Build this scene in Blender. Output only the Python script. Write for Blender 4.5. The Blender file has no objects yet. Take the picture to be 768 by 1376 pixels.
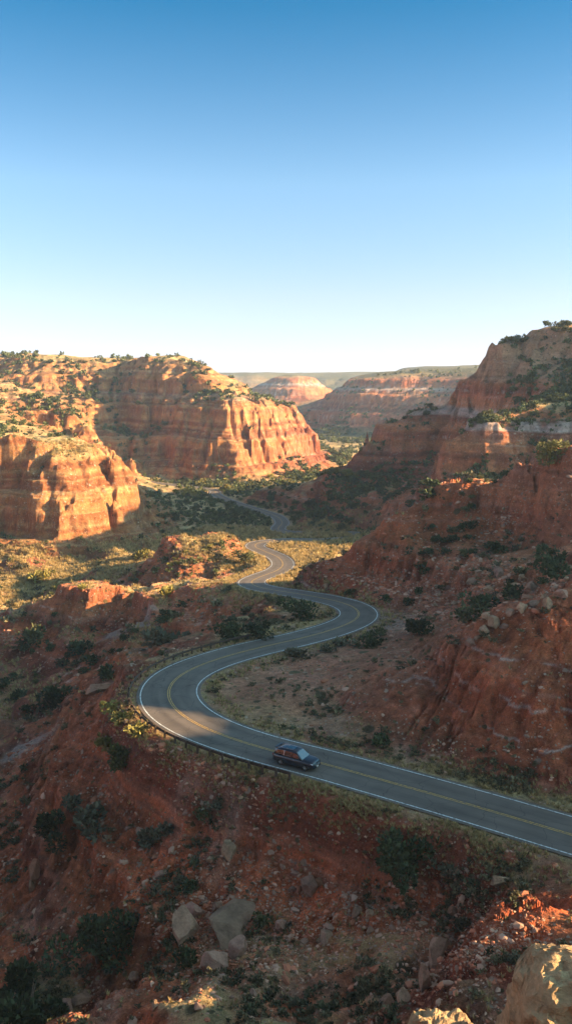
import bpy, bmesh, math, random
import numpy as np
from mathutils import Vector, Matrix

S = bpy.context.scene
COL = S.collection
rng = np.random.default_rng(7)
random.seed(7)
F32 = np.float32

# ------------------------------------------------------------------ camera
CAMZ, PITCH, FPX = 45.0, math.radians(8.7), 1192.0
SP, CP = math.sin(PITCH), math.cos(PITCH)
cam_d = bpy.data.cameras.new('camera')
cam = bpy.data.objects.new('camera', cam_d)
COL.objects.link(cam)
cam.location = (0, 0, CAMZ)
cam.rotation_euler = (math.pi / 2 - PITCH, 0, 0)
cam_d.sensor_fit = 'VERTICAL'
cam_d.sensor_height = 24.0
cam_d.lens = FPX / 1376.0 * 24.0
cam_d.clip_start = 0.1
cam_d.clip_end = 40000
S.camera = cam

SUN_AZ, SUN_EL = math.radians(-5.0), math.radians(17.5)   # azimuth from +X towards +Y
TOSUN = Vector((math.cos(SUN_AZ) * math.cos(SUN_EL), math.sin(SUN_AZ) * math.cos(SUN_EL), math.sin(SUN_EL)))


def PY(px, py, y):
    """photo pixel + forward distance -> point"""
    u, v = (px - 384) / FPX, (688 - py) / FPX
    t = y / (CP + v * SP)
    return (u * t, y, CAMZ + t * (-SP + v * CP))


def PZ(px, py, z):
    """photo pixel + elevation -> point"""
    u, v = (px - 384) / FPX, (688 - py) / FPX
    t = (z - CAMZ) / (-SP + v * CP)
    return (u * t, t * (CP + v * SP), z)


# ------------------------------------------------------------------ noise
def _h(ix, iy, seed):
    n = (ix.astype(np.int64) * 374761393 + iy.astype(np.int64) * 668265263 + seed * 974634777) & 0x7fffffff
    n = ((n ^ (n >> 13)) * 1274126177) & 0x7fffffff
    n = n ^ (n >> 16)
    return n


def noise2(x, y, seed=0):
    """gradient noise, about -1..1"""
    x0, y0 = np.floor(x), np.floor(y)
    fx, fy = (x - x0), (y - y0)
    ix, iy = x0.astype(np.int64), y0.astype(np.int64)
    u = fx * fx * fx * (fx * (fx * 6 - 15) + 10)
    v = fy * fy * fy * (fy * (fy * 6 - 15) + 10)

    def g(dx, dy):
        a = (_h(ix + dx, iy + dy, seed) & 1023) * (2 * math.pi / 1024)
        return np.cos(a) * (fx - dx) + np.sin(a) * (fy - dy)
    a = g(0, 0); b = g(1, 0); c = g(0, 1); d = g(1, 1)
    return ((a + (b - a) * u) * (1 - v) + (c + (d - c) * u) * v) * 1.5


def fbm(x, y, o=4, seed=0, gain=0.5, lac=2.03):
    r = 0.0; a = 1.0; t = 0.0
    for i in range(o):
        r = r + a * noise2(x, y, seed + i * 17); t += a
        a *= gain; x = x * lac + 13.7; y = y * lac - 7.1
    return r / t * 1.4


def ridged(x, y, o=4, seed=0, gain=0.5):
    r = 0.0; a = 1.0; t = 0.0
    for i in range(o):
        r = r + a * (1 - np.abs(noise2(x, y, seed + i * 31)) * 1.6); t += a
        a *= gain; x = x * 2.07 + 3.3; y = y * 2.07 + 9.1
    return r / t


def cells(x, y, seed=0):
    """index hash of the nearest jittered cell point (blocky joints)"""
    x0, y0 = np.floor(x).astype(np.int64), np.floor(y).astype(np.int64)
    best = np.full(x.shape, 9.0); bid = np.zeros(x.shape, np.int64)
    for dx in (-1, 0, 1):
        for dy in (-1, 0, 1):
            h = _h(x0 + dx, y0 + dy, seed)
            d = (x0 + dx + (h & 255) / 255.0 * .9 - x) ** 2 + (y0 + dy + ((h >> 8) & 255) / 255.0 * .9 - y) ** 2
            m = d < best
            best = np.where(m, d, best); bid = np.where(m, h, bid)
    return ((bid >> 16) & 255) / 127.5 - 1, ((bid >> 4) & 255) / 127.5 - 1


def noise1(s, seed=0):
    return noise2(s, s * 0 + 0.37, seed)


def lod(fn, x, y, s0, sc, o, seed, *a):
    """noise whose feature size steps up with distance: blend of fixed octave-spaced sizes (s0, 2 s0, 4 s0, ...)"""
    k = np.log2(np.broadcast_to(sc, x.shape))
    r = np.zeros(x.shape); ws = np.zeros(x.shape)
    for i in range(int(math.floor(k.min())), int(math.ceil(k.max())) + 1):
        w = np.clip(1 - np.abs(k - i), 0, 1)
        m = w > 0
        if not m.any(): continue
        q = s0 * 2.0 ** i
        r[m] += w[m] * fn(x[m] / q, y[m] / q, o, seed + i * 7, *a)
    return r


def sstep(a, b, x):
    t = np.clip((x - a) / (b - a), 0, 1)
    return t * t * (3 - 2 * t)


def mixc(a, b, w):
    return a + (b - a) * w[..., None]


# ------------------------------------------------------------------ road line: photo px, py, elevation, half width
ROADPX = [
    (768, 1122, 0.0, 3.7), (640, 1084, 0.0, 3.7), (520, 1050, 0.0, 3.7), (430, 1025, 0.0, 3.7), (370, 1010, 0.0, 3.7),
    (310, 992, 0.0, 3.75), (262, 972, 0.0, 3.9), (235, 953, 0.0, 4.0), (225, 934, 0.0, 4.0), (231, 916, 0.0, 4.0), (252, 901, 0.0, 3.9),
    (290, 886, 0.0, 3.7), (340, 872, 0.0, 3.7), (390, 861, 0.0, 3.6), (433, 850, -0.1, 3.6), (463, 840, -0.3, 3.6), (481, 830, -0.5, 3.6),
    (481, 820, -0.7, 3.6), (464, 811, -1.1, 3.5), (430, 803, -1.8, 3.4), (395, 797, -2.8, 3.3), (362, 792, -4.2, 3.3), (342, 787, -5.6, 3.3),
    (338, 781, -7.0, 3.3), (352, 774, -8.4, 3.3), (371, 767, -9.8, 3.3), (380, 759, -11.0, 3.3), (374, 749, -12.0, 3.3),
    (356, 741, -12.8, 3.3), (342, 734, -13.4, 3.2), (350, 728.5, -13.9, 3.2), (375, 726, -14.4, 3.2), (410, 725, -15.0, 3.2), (440, 725.5, -16.5, 3.2)]
ROADHID = [(30, 352, -18.5, 3.2), (27, 377, -21.5, 3.2), (12, 392, -24.5, 3.3)]
ROADFAR = [(376, 713, -26, 3.4), (379, 702, -27, 3.4), (370, 693, -28, 3.4), (342, 684, -29, 3.4), (317, 676, -30, 3.4), (301, 670, -30.5, 3.4),
           (290, 664, -31, 3.4), (285, 658, -31.5, 3.4)]
rc = [(135, 6, 0.0, 3.7), (96, 34, 0.0, 3.7), (62, 59, 0.0, 3.7)]
rc += [PZ(a, b, z) + (w,) for a, b, z, w in ROADPX]
rc += ROADHID
rc += [PZ(a, b, z) + (w,) for a, b, z, w in ROADFAR]
rc += [(-90, 640, -32, 3.4), (-150, 700, -32.5, 3.4)]
rc = np.array(rc)


def catmull(P, n=12):
    out = []
    Q = np.vstack([2 * P[0] - P[1], P, 2 * P[-1] - P[-2]])
    for i in range(1, len(Q) - 2):
        p0, p1, p2, p3 = Q[i - 1], Q[i], Q[i + 1], Q[i + 2]
        d = [max(np.linalg.norm(b[:2] - a[:2]), 1e-3) ** 0.5 for a, b in ((p0, p1), (p1, p2), (p2, p3))]
        t0, t1 = 0, d[0]; t2 = t1 + d[1]; t3 = t2 + d[2]
        for t in np.linspace(t1, t2, n, endpoint=False):
            A1 = (t1 - t) / (t1 - t0) * p0 + (t - t0) / (t1 - t0) * p1
            A2 = (t2 - t) / (t2 - t1) * p1 + (t - t1) / (t2 - t1) * p2
            A3 = (t3 - t) / (t3 - t2) * p2 + (t - t2) / (t3 - t2) * p3
            B1 = (t2 - t) / (t2 - t0) * A1 + (t - t0) / (t2 - t0) * A2
            B2 = (t3 - t) / (t3 - t1) * A2 + (t - t1) / (t3 - t1) * A3
            out.append((t2 - t) / (t2 - t1) * B1 + (t - t1) / (t2 - t1) * B2)
    out.append(P[-1])
    return np.array(out)


rp = catmull(rc, 16)
seg = np.r_[0, np.cumsum(np.linalg.norm(np.diff(rp[:, :2], axis=0), axis=1))]
RS = np.arange(0, seg[-1], 0.6)
ROAD = np.stack([np.interp(RS, seg, rp[:, k]) for k in range(4)], 1)
for _ in range(3):                                       # light smoothing
    k = np.ones(9) / 9
    for c in range(4):
        e = np.pad(ROAD[:, c], 4, mode='reflect', reflect_type='odd')
        ROAD[:, c] = np.convolve(e, k, 'valid')
tan = np.gradient(ROAD[:, :2], axis=0)
tan /= np.linalg.norm(tan, axis=1)[:, None]
RN = np.stack([-tan[:, 1], tan[:, 0]], 1)                # points to the left of travel (away from the camera near the car)

# ------------------------------------------------------------------ terrain control points
CTL = []


def L(pts, step=7.0):
    """polyline of photo points (px, py, forward distance)"""
    W([PY(*p) for p in pts], step)


def Lc(pts, off, step=5.0):
    """cliff edge: the line is pushed back (+) or forward (-) so that the face leans"""
    L([(a, b, d + off) for a, b, d in pts], step)


def W(pts, step=7.0):
    pts = np.array(pts, float)
    if len(pts) == 1:
        CTL.append(pts[0]); return
    for a, b in zip(pts[:-1], pts[1:]):
        n = max(1, int(np.linalg.norm((b - a)[:2]) / step))
        for i in range(n):
            CTL.append(a + (b - a) * i / n)
    CTL.append(pts[-1])


def Wp(pts):
    for p in pts: CTL.append(np.array(p, float))


def Lp(pts):
    for p in pts: CTL.append(np.array(PY(*p), float))


# road bed
for i in range(0, len(ROAD), 9):
    CTL.append(ROAD[i, :3].copy())
    for s in (-1, 1):
        CTL.append(np.array([*(ROAD[i, :2] + s * RN[i] * (ROAD[i, 3] + 1.0)), ROAD[i, 2]]))

# camera hill
for x in (-30, -15, 0, 15, 30):
    Wp([(x, -12, 44), (x, 1, 43.0), (x, 6, 33.5), (x, 16, 24.5), (x, 30, 11), (x, 44, -2)])
Wp([(55, -12, 46), (55, 8, 37), (55, 25, 22), (50, 40, 8), (80, -5, 44), (80, 12, 31), (110, -40, 48), (0, -60, 48), (-60, -60, 40), (60, -60, 50)])
Wp([(-55, -10, 36), (-55, 20, 20), (-50, 45, 0), (-90, 20, 10), (-100, 60, -10)])
# slope below the road
Lp([(300, 1024, 101), (300, 1060, 98), (300, 1100, 95), (300, 1180, 89), (300, 1250, 84), (300, 1300, 77), (210, 1335, 70), (300, 1376, 63)])
Lp([(380, 1070, 95), (400, 1120, 91), (400, 1200, 86), (400, 1270, 80), (400, 1340, 70), (400, 1376, 63)])
Lp([(500, 1100, 89.5), (500, 1150, 86), (500, 1210, 82), (500, 1280, 75), (500, 1376, 62)])
Lp([(600, 1140, 84.5), (600, 1180, 81), (610, 1230, 76.5), (600, 1280, 71), (600, 1376, 60)])
Lp([(700, 1175, 79.5), (690, 1208, 74), (720, 1225, 68), (760, 1225, 68), (650, 1290, 66), (720, 1300, 62), (720, 1376, 56)])
Wp([(30, 66, 1.5), (36, 58, 4.5), (45, 52, 8), (26, 50, 1), (36, 44, 4)])
Lp([(200, 1010, 105), (200, 1060, 104), (200, 1120, 99), (200, 1200, 93), (200, 1270, 86)])
Lp([(120, 1000, 116), (100, 1060, 112), (100, 1130, 107), (100, 1210, 98), (100, 1290, 89), (100, 1376, 80)])
Lp([(20, 1030, 145), (0, 1080, 130), (0, 1150, 117), (0, 1230, 105), (0, 1310, 92), (0, 1376, 82)])
Lp([(130, 955, 135), (60, 990, 148), (160, 925, 137), (185, 893, 142)])
Wp([(-60, 60, -17), (-75, 90, -21), (-70, 130, -24), (-110, 110, -16), (-130, 160, -14), (-100, 190, -22), (-60, 45, -12)])
# wash and shaded ridges at the left
L([(0, 985, 172), (40, 930, 196), (90, 905, 200), (150, 893, 186)])
L([(0, 905, 215), (50, 880, 212), (100, 870, 210)])
L([(110, 797, 228), (160, 790, 230), (215, 783, 232), (262, 775, 238), (300, 777, 240)], 5)
L([(0, 826, 246), (40, 822, 234), (110, 797, 228)])
L([(150, 850, 210), (215, 830, 207), (280, 805, 204), (310, 797, 205)])
Lp([(70, 850, 225), (130, 835, 222), (190, 865, 190), (200, 885, 172), (250, 860, 168), (300, 845, 168)])
Wp([(-22, 182, -9), (-14, 186, -7), (-30, 168, -9), (-38, 160, -13)])
# ground inside the two bends
Lp([(330, 940, 121), (380, 935, 121), (430, 900, 133), (330, 900, 136), (480, 880, 139), (540, 870, 140)])
Lp([(400, 825, 173), (350, 835, 171), (440, 815, 173), (370, 812, 182)])
# near bank on the right of the road
Lp([(768, 1062, 91), (768, 1000, 94), (768, 950, 98), (768, 860, 107), (768, 782, 117)])
Lp([(712, 1050, 93), (712, 1000, 96), (712, 930, 101), (712, 850, 110), (712, 802, 117)])
Lp([(660, 1040, 95.3), (660, 1000, 98), (660, 950, 102), (660, 880, 110), (645, 842, 117)])
Lp([(605, 1026, 98.5), (605, 985, 102), (605, 930, 108), (600, 872, 118)])
Lp([(555, 1012, 102), (555, 975, 106), (555, 930, 112), (550, 890, 121)])
Lp([(500, 996, 106), (495, 965, 110), (495, 925, 117), (440, 978, 109.5), (430, 950, 116)])
Wp([(60, 82, 2), (64, 95, 16), (75, 74, 4), (85, 90, 22), (70, 120, 24), (105, 62, 14), (125, 85, 44), (160, 70, 62), (110, 115, 44), (150, 130, 62), (170, 105, 66), (240, 100, 72), (155, 40, 58), (200, 20, 70), (160, 5, 54), (170, -20, 62), (125, 30, 26), (120, 5, 10), (150, -15, 48)])  # unseen hills to the right are raised to block the low sun
# between bank and ridge
Lp([(560, 842, 150), (640, 815, 152), (700, 790, 148), (768, 742, 148), (600, 850, 138), (680, 822, 134), (740, 795, 132), (600, 812, 160), (660, 785, 158)])
# right ridge: toe, body, cliff, crest
L([(398, 786, 197), (440, 796, 186), (505, 805, 178), (545, 819, 171), (590, 822, 163)])
L([(385, 769, 203), (430, 754, 200), (480, 740, 197), (512, 726, 195)])
Lc([(528, 719, 192), (560, 722, 190), (600, 724, 188), (640, 724, 186), (680, 728, 182), (720, 730, 177), (768, 725, 170)], 0, 5)
Lc([(524, 692, 196), (560, 692, 194.5), (600, 694, 192.5), (640, 697, 190.5), (680, 706, 186), (720, 706, 181)], 0, 5)
L([(545, 682, 200), (575, 664, 202), (600, 655, 203), (640, 641, 200), (690, 625, 193), (720, 613, 187), (768, 604, 181)], 5)
Wp([(34, 212, 7), (43, 209, 10), (50, 204, 14), (58, 199, 18), (67, 194, 22), (26, 210, 2)])
Wp([(20, 222, -6), (35, 222, -2), (50, 218, 2), (65, 212, 7), (80, 208, 12), (95, 205, 16), (45, 241, 0), (68, 231, 4), (80, 227, 8), (95, 222, 12), (110, 225, 14), (30, 241, -4)])
Lp([(450, 778, 191), (500, 765, 188), (550, 768, 182), (600, 760, 178), (640, 755, 174), (700, 755, 164), (768, 690, 175), (768, 650, 179), (700, 670, 186), (640, 675, 194)])
Wp([(95, 205, 21), (120, 205, 25), (150, 190, 34), (150, 215, 26), (200, 215, 34), (200, 180, 46), (110, 165, 30), (150, 150, 52), (150, 170, 42), (75, 170, 18), (80, 150, 18)])  # out-of-view heights shaped to shade the second bend, sun clears the third
# side canyon behind the ridge
Wp([(0, 232, -9), (12, 240, -9), (30, 252, -6), (50, 262, -2), (80, 265, 5), (120, 262, 10), (170, 248, 18), (60, 285, -8), (100, 285, 2), (150, 290, 16), (220, 250, 26), (180, 265, 18), (180, 288, 30), (200, 320, 63), (240, 325, 72), (172, 325, 50), (190, 306, 38), (290, 310, 76), (200, 290, 36), (240, 285, 46)])  # tall unseen hill added here to shade the lower cliff of the mesa
# sunlit mounds around the third bend
Lp([(400, 745, 285), (430, 738, 295), (460, 733, 305), (480, 735, 300), (440, 755, 255), (415, 768, 240), (450, 732, 330), (400, 727, 325)])
L([(205, 752, 284), (230, 738, 284), (262, 727, 287), (300, 721, 290), (335, 722, 298)], 5)
Lp([(300, 745, 280), (280, 758, 273), (325, 757, 273), (250, 765, 268), (225, 766, 268), (345, 752, 282)])
Wp([(-24, 258, -19), (-36, 256, -20), (-50, 262, -22), (-14, 262, -15), (-60, 275, -24), (-30, 318, -19), (-48, 312, -21)])
Wp([(-20, 335, -22), (0, 350, -23), (-40, 340, -22), (-70, 320, -23), (-55, 300, -20)])
# lit valley floor at the left
Lp([(0, 815, 266), (50, 790, 292), (120, 772, 305), (0, 780, 302), (60, 765, 318), (140, 758, 325), (200, 745, 335), (0, 750, 330)])
Lp([(200, 720, 385), (230, 700, 430), (180, 715, 395), (250, 715, 395), (300, 705, 420), (330, 695, 455)])
Wp([(-150, 260, -18), (-200, 300, -10), (-180, 220, -10), (-260, 240, 5)])
# left near cliff
L([(-60, 520, 490), (0, 550, 455), (40, 573, 434), (90, 588, 416), (128, 602, 408)])
Lc([(-40, 600, 415), (0, 612, 405), (50, 617, 399), (75, 628, 394), (105, 628, 398), (135, 612, 410), (155, 618, 422), (172, 640, 432), (182, 662, 440)], -16.0, 4)
Lc([(-40, 680, 410), (0, 690, 400), (45, 690, 394), (75, 700, 389), (106, 700, 393), (134, 672, 405), (156, 668, 417), (176, 676, 427), (187, 682, 437)], -27.0, 4)
Lp([(0, 735, 352), (50, 740, 347), (100, 744, 342), (150, 728, 365), (190, 702, 408), (140, 705, 375), (0, 762, 333), (90, 764, 322), (25, 712, 363), (60, 722, 358), (110, 722, 356), (85, 733, 348)])
Lp([(60, 600, 406), (30, 590, 414), (110, 610, 396)])
Wp([(-150, 520, 10), (-180, 480, 28), (-110, 480, -5), (-85, 470, -14), (-240, 500, 34), (-280, 420, 25), (-240, 350, 5), (-200, 380, 5)])
# secondary spur behind the near cliff
L([(20, 520, 640), (60, 535, 615), (85, 545, 600), (118, 575, 590)])
Lp([(60, 580, 585), (100, 595, 575), (130, 600, 585), (140, 610, 600), (150, 640, 590), (180, 655, 580)])
# promontory and mesa at the left
Lc([(-100, 484, 860), (0, 485, 815), (60, 486, 800), (110, 488, 815), (160, 491, 830), (185, 490, 800), (215, 488, 785), (250, 488, 775), (280, 491, 768), (290, 498, 775)], 4, 9)
Lc([(-100, 505, 850), (0, 503, 806), (60, 503, 793), (110, 505, 808), (160, 507, 822), (185, 508, 792), (215, 506, 776), (250, 506, 766), (282, 508, 759), (296, 510, 772)], -5, 9)
Lc([(160, 552, 770), (200, 548, 748), (250, 545, 722), (290, 545, 703), (318, 545, 697), (345, 547, 718), (352, 553, 727), (372, 551, 745), (380, 559, 756), (403, 558, 778), (411, 570, 792)], 6, 5)
Lc([(160, 580, 764), (200, 585, 742), (250, 592, 715), (290, 600, 696), (319, 610, 689), (347, 600, 713), (356, 598, 721), (376, 592, 739), (386, 594, 750), (408, 590, 773), (416, 592, 790)], -10, 5)
Lp([(300, 525, 735), (330, 540, 735), (250, 525, 745), (200, 525, 768), (345, 540, 745)])
L([(205, 640, 690), (240, 643, 685), (290, 648, 660), (330, 650, 652), (380, 648, 670), (425, 638, 715), (460, 622, 795)], 9)
Lp([(230, 610, 715), (280, 622, 690), (350, 628, 690), (400, 615, 735), (430, 612, 780), (445, 606, 830)])
Lp([(180, 610, 690), (190, 632, 690), (150, 580, 730), (120, 540, 760), (60, 520, 770), (150, 615, 660), (195, 640, 680)])
for x in (-420, -320, -220, -140):
    Wp([(x, 900, 58), (x, 1000, 57), (x + 30, 1100, 57)])
Wp([(-75, 830, 54), (-90, 880, 55), (-60, 850, 20), (-30, 850, -15), (-40, 900, -20), (-60, 960, 0), (-80, 1050, 10), (-20, 1000, -30)])
Wp([(-330, 760, 50), (-420, 700, 54), (-350, 600, 45), (-420, 500, 45), (-420, 380, 35), (-420, 250, 25), (-420, 100, 15), (-300, 100, 5)])
# big mesa at the right with its two lower cliffs
Lc([(605, 596, 330), (640, 568, 332), (700, 562, 334), (768, 566, 330), (800, 566, 325)], 3, 5)
Lc([(586, 655, 325), (620, 640, 326), (680, 630, 328), (768, 625, 325), (800, 620, 320)], -6, 5)
Lp([(640, 555, 345), (700, 545, 355), (768, 530, 365), (620, 580, 345)])
L([(560, 680, 350), (590, 672, 320), (640, 660, 300)])
Lc([(498, 590, 480), (514, 573, 478), (548, 560, 476), (580, 556, 470), (620, 552, 455)], 5, 6)
Lc([(488, 620, 475), (512, 612, 472), (550, 610, 468), (590, 606, 460), (625, 596, 446)], -7, 6)
L([(566, 549, 482), (597, 540, 470), (649, 503, 448)], 9)
Lc([(666, 488, 439), (700, 486, 432), (768, 480, 420), (820, 478, 410)], -4, 6)
Lc([(667, 465, 443), (700, 460, 437), (768, 453, 425), (820, 450, 415)], 3, 6)
L([(690, 458, 450), (735, 440, 450), (768, 437, 445), (830, 434, 440)], 9)
Lp([(700, 520, 405), (768, 510, 395), (650, 560, 410), (630, 600, 400), (600, 635, 390), (560, 650, 400)])
Lp([(540, 650, 440), (500, 640, 455), (470, 628, 500), (420, 649, 500), (380, 655, 520), (345, 660, 530), (450, 670, 430), (500, 690, 385), (420, 690, 430), (540, 680, 365), (480, 712, 360), (430, 712, 375)])
Wp([(150, 500, 64), (190, 470, 78), (260, 440, 80), (330, 400, 70), (130, 530, 50), (180, 560, 36), (95, 520, 12), (80, 560, -12), (110, 590, -5), (160, 620, 5), (230, 600, 40), (320, 560, 60),
    (60, 620, -28), (120, 680, -24), (220, 700, 0), (330, 690, 30), (200, 420, 80), (200, 390, 74), (260, 360, 74), (210, 338, 65), (300, 300, 80), (160, 345, 40), (340, 180, 55), (340, 50, 55)])  # unseen back of the mesa raised so its lower faces stay in shade
# valley floor
Lp([(300, 664, 560), (230, 655, 590), (260, 648, 640), (350, 655, 600)])
Wp([(-10, 640, -31), (30, 700, -32), (30, 800, -33), (60, 900, -33), (120, 850, -32), (200, 850, -20), (330, 850, 20), (0, 900, -33), (40, 1050, -33), (120, 1050, -30)])
# ---- far canyon
Wp([(20, 1150, -34), (90, 1180, -34), (-30, 1250, -32)])
L([(410, 580, 1290), (450, 586, 1210), (520, 586, 1150), (600, 580, 1080)], 40)
L([(424, 556, 1330), (455, 528, 1330), (470, 520, 1325), (540, 520, 1290), (640, 516, 1240)], 30)
L([(418, 548, 1345), (446, 522, 1350), (466, 509, 1345), (540, 507, 1310), (640, 503, 1260), (720, 500, 1200)], 30)
Wp([(120, 1420, 47), (250, 1420, 49), (400, 1350, 52), (500, 1150, 52), (600, 900, 55), (450, 900, 40), (250, 1600, 48), (420, 1700, 52), (60, 1500, 10), (40, 1450, -25)])
L([(545, 499, 1900), (565, 494, 1900), (640, 492, 1900)], 60)
Wp([(300, 2200, 66), (500, 2200, 68)])
# butte
L([(335, 548, 1800), (352, 552, 1740), (390, 558, 1690), (420, 556, 1700), (448, 547, 1780)], 40)
L([(352, 514, 1920), (372, 508, 1900), (400, 506.5, 1890), (424, 508, 1910), (436, 514, 1930)], 20)
Lp([(395, 520, 1860), (360, 526, 1880), (430, 524, 1900), (440, 534, 1950)])
Wp([(-15, 1965, 40), (25, 1955, 43), (60, 1965, 42), (25, 2000, 40), (80, 1990, 30)])
Wp([(30, 2050, 20), (80, 2050, -20), (-60, 2000, -15), (110, 1900, -30), (-100, 1750, -30)])
# back rim
L([(290, 545, 2500), (340, 540, 2500), (380, 535, 2500), (440, 530, 2450), (500, 525, 2450)], 90)
L([(285, 506, 2700), (330, 504, 2720), (400, 504, 2800), (470, 503, 2750), (520, 503, 2700)], 90)
Wp([(-900, 3000, 48), (-300, 3300, 50), (300, 3300, 55), (900, 3000, 60), (-300, 6000, 55), (500, 6000, 60), (-2500, 3000, 50), (2500, 3000, 60), (-2500, 0, 50), (2500, 0, 60), (-800, 1500, 55), (-1200, 700, 55), (1000, 1500, 60),
    (1000, 500, 65), (-700, 300, 45), (-350, 2000, 45), (-250, 1500, 35), (-180, 2300, 20), (-2500, 6000, 55), (2500, 6000, 60), (-150, 1300, 5), (-330, 1300, 50)])

C = np.array(CTL)
_k = np.round(C[:, :2] / 1.0).astype(int)
_, _i = np.unique(_k, axis=0, return_index=True)
C = C[np.sort(_i)]
CXY = C[:, :2]
NC = len(C)


def solve_rbf():
    d = np.linalg.norm(CXY[:, None] - CXY[None], axis=2)
    A = np.zeros((NC + 3, NC + 3))
    A[:NC, :NC] = -d - np.eye(NC) * 0.15
    A[:NC, NC] = A[NC, :NC] = 1
    A[:NC, NC + 1:] = CXY / 1000.0
    A[NC + 1:, :NC] = CXY.T / 1000.0
    b = np.r_[C[:, 2], 0, 0, 0]
    return np.linalg.solve(A, b)


RW = solve_rbf()


def rbf(x, y):
    sh = x.shape
    x = x.ravel().astype(F32); y = y.ravel().astype(F32)
    out = np.empty(len(x), F32)
    cx, cy, w = CXY[:, 0].astype(F32), CXY[:, 1].astype(F32), RW[:NC].astype(F32)
    for i in range(0, len(x), 4096):
        dx = x[i:i + 4096, None] - cx; dy = y[i:i + 4096, None] - cy
        dx *= dx; dy *= dy; dx += dy
        np.sqrt(dx, out=dx)
        out[i:i + 4096] = -(dx @ w)
    out += (RW[NC] + RW[NC + 1] * x / 1000 + RW[NC + 2] * y / 1000).astype(F32)
    return out.reshape(sh).astype(np.float64)


class Grid:
    def __init__(s, x0, x1, y0, y1, c):
        s.x0, s.y0, s.c = x0, y0, c
        s.nx, s.ny = int((x1 - x0) / c) + 1, int((y1 - y0) / c) + 1
        s.x1, s.y1 = x0 + (s.nx - 1) * c, y0 + (s.ny - 1) * c
        s.X, s.Y = np.meshgrid(x0 + np.arange(s.nx) * c, y0 + np.arange(s.ny) * c)

    def samp(s, A, x, y):
        fx = np.clip((x - s.x0) / s.c, 0, s.nx - 1.001); fy = np.clip((y - s.y0) / s.c, 0, s.ny - 1.001)
        ix, iy = fx.astype(np.int32), fy.astype(np.int32)
        fx = fx - ix; fy = fy - iy
        i = iy * s.nx + ix
        A = A.ravel()
        return (A[i] * (1 - fx) + A[i + 1] * fx) * (1 - fy) + (A[i + s.nx] * (1 - fx) + A[i + s.nx + 1] * fx) * fy

    def inside(s, x, y, m):
        return sstep(0, m, np.minimum(np.minimum(x - s.x0, s.x1 - x), np.minimum(y - s.y0, s.y1 - y)))


def blur(Z, n):
    for _ in range(n):
        P = np.pad(Z, 1, mode='edge')
        Z = (P[1:-1, :-2] + P[1:-1, 2:] + P[1:-1, 1:-1] * 2) / 4
        P = np.pad(Z, 1, mode='edge')
        Z = (P[:-2, 1:-1] + P[2:, 1:-1] + P[1:-1, 1:-1] * 2) / 4
    return Z


def gullies(Z, c, its, k, keep, lim, seed=1):
    """carve drainage: steepest-descent flow accumulation and stream-power incision; broad form is kept"""
    r = np.random.default_rng(seed)
    ny, nx = Z.shape
    Z0 = Z.copy()
    nb = [(-1, -1), (-1, 0), (-1, 1), (0, -1), (0, 1), (1, -1), (1, 0), (1, 1)]
    idx = np.arange(nx * ny).reshape(ny, nx)
    gy0, gx0 = np.gradient(Z, c)
    soft = 1 - sstep(.65, 1.1, np.hypot(gx0, gy0))
    A = np.ones(nx * ny); AV = A.copy()
    for it in range(its):
        P = np.pad(Z + r.normal(0, .02 * c, Z.shape), 1, mode='edge')
        zc = P[1:-1, 1:-1]
        best = np.zeros(Z.shape); rec = idx.copy()
        for dy, dx in nb:
            q = (zc - P[1 + dy:ny + 1 + dy, 1 + dx:nx + 1 + dx]) / (c * math.hypot(dx, dy))
            q = q * r.uniform(.55, 1.0, q.shape)
            m = q > best
            m[0, :] = m[-1, :] = False; m[:, 0] = m[:, -1] = False
            best = np.where(m, q, best)
            rec = np.where(m, idx + dy * nx + dx, rec)
        rf = rec.ravel(); mv = rf != idx.ravel()
        for _ in range(40 if it else 120):
            A = 1 + np.bincount(rf[mv], weights=A[mv], minlength=nx * ny)
        AV = AV * .72 + A * .28
        S_ = best.ravel()
        inc = k * np.sqrt(np.clip(AV - 7, 0, 900)) * np.minimum(S_, 1.3) * c
        inc = np.minimum(inc, .45 * np.maximum(Z.ravel() - Z.ravel()[rf], 0))
        inc = inc.reshape(ny, nx) * keep
        Z = Z - inc
        B = blur(Z, 1)
        Z = Z + (B - Z) * .14 * keep * soft
    D = Z - Z0
    D = D - blur(D, 14) * .85
    D = np.clip(D, -lim, lim * .6)
    return Z0 + blur(D, 1) * keep


def road_field(g):
    d = np.full(g.X.size, 1e3); zi = np.zeros(g.X.size, np.int32)
    x = g.X.ravel(); y = g.Y.ravel()
    m = np.where((np.abs(x) < 190) & (y < 760))[0]
    rx, ry = ROAD[:, 0].astype(F32), ROAD[:, 1].astype(F32)
    for i in range(0, len(m), 4096):
        q = m[i:i + 4096]
        dd = (x[q, None].astype(F32) - rx) ** 2 + (y[q, None].astype(F32) - ry) ** 2
        k = dd.argmin(1)
        zi[q] = k; d[q] = np.sqrt(dd[np.arange(len(q)), k])
    return (d - ROAD[zi, 3]).reshape(g.X.shape), ROAD[zi, 2].reshape(g.X.shape)


GN = Grid(-90, 120, 36, 276, 0.6)
GM = Grid(-440, 330, -40, 1060, 1.7)
GF = Grid(-2600, 2600, -200, 6200, 13.0)


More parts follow.
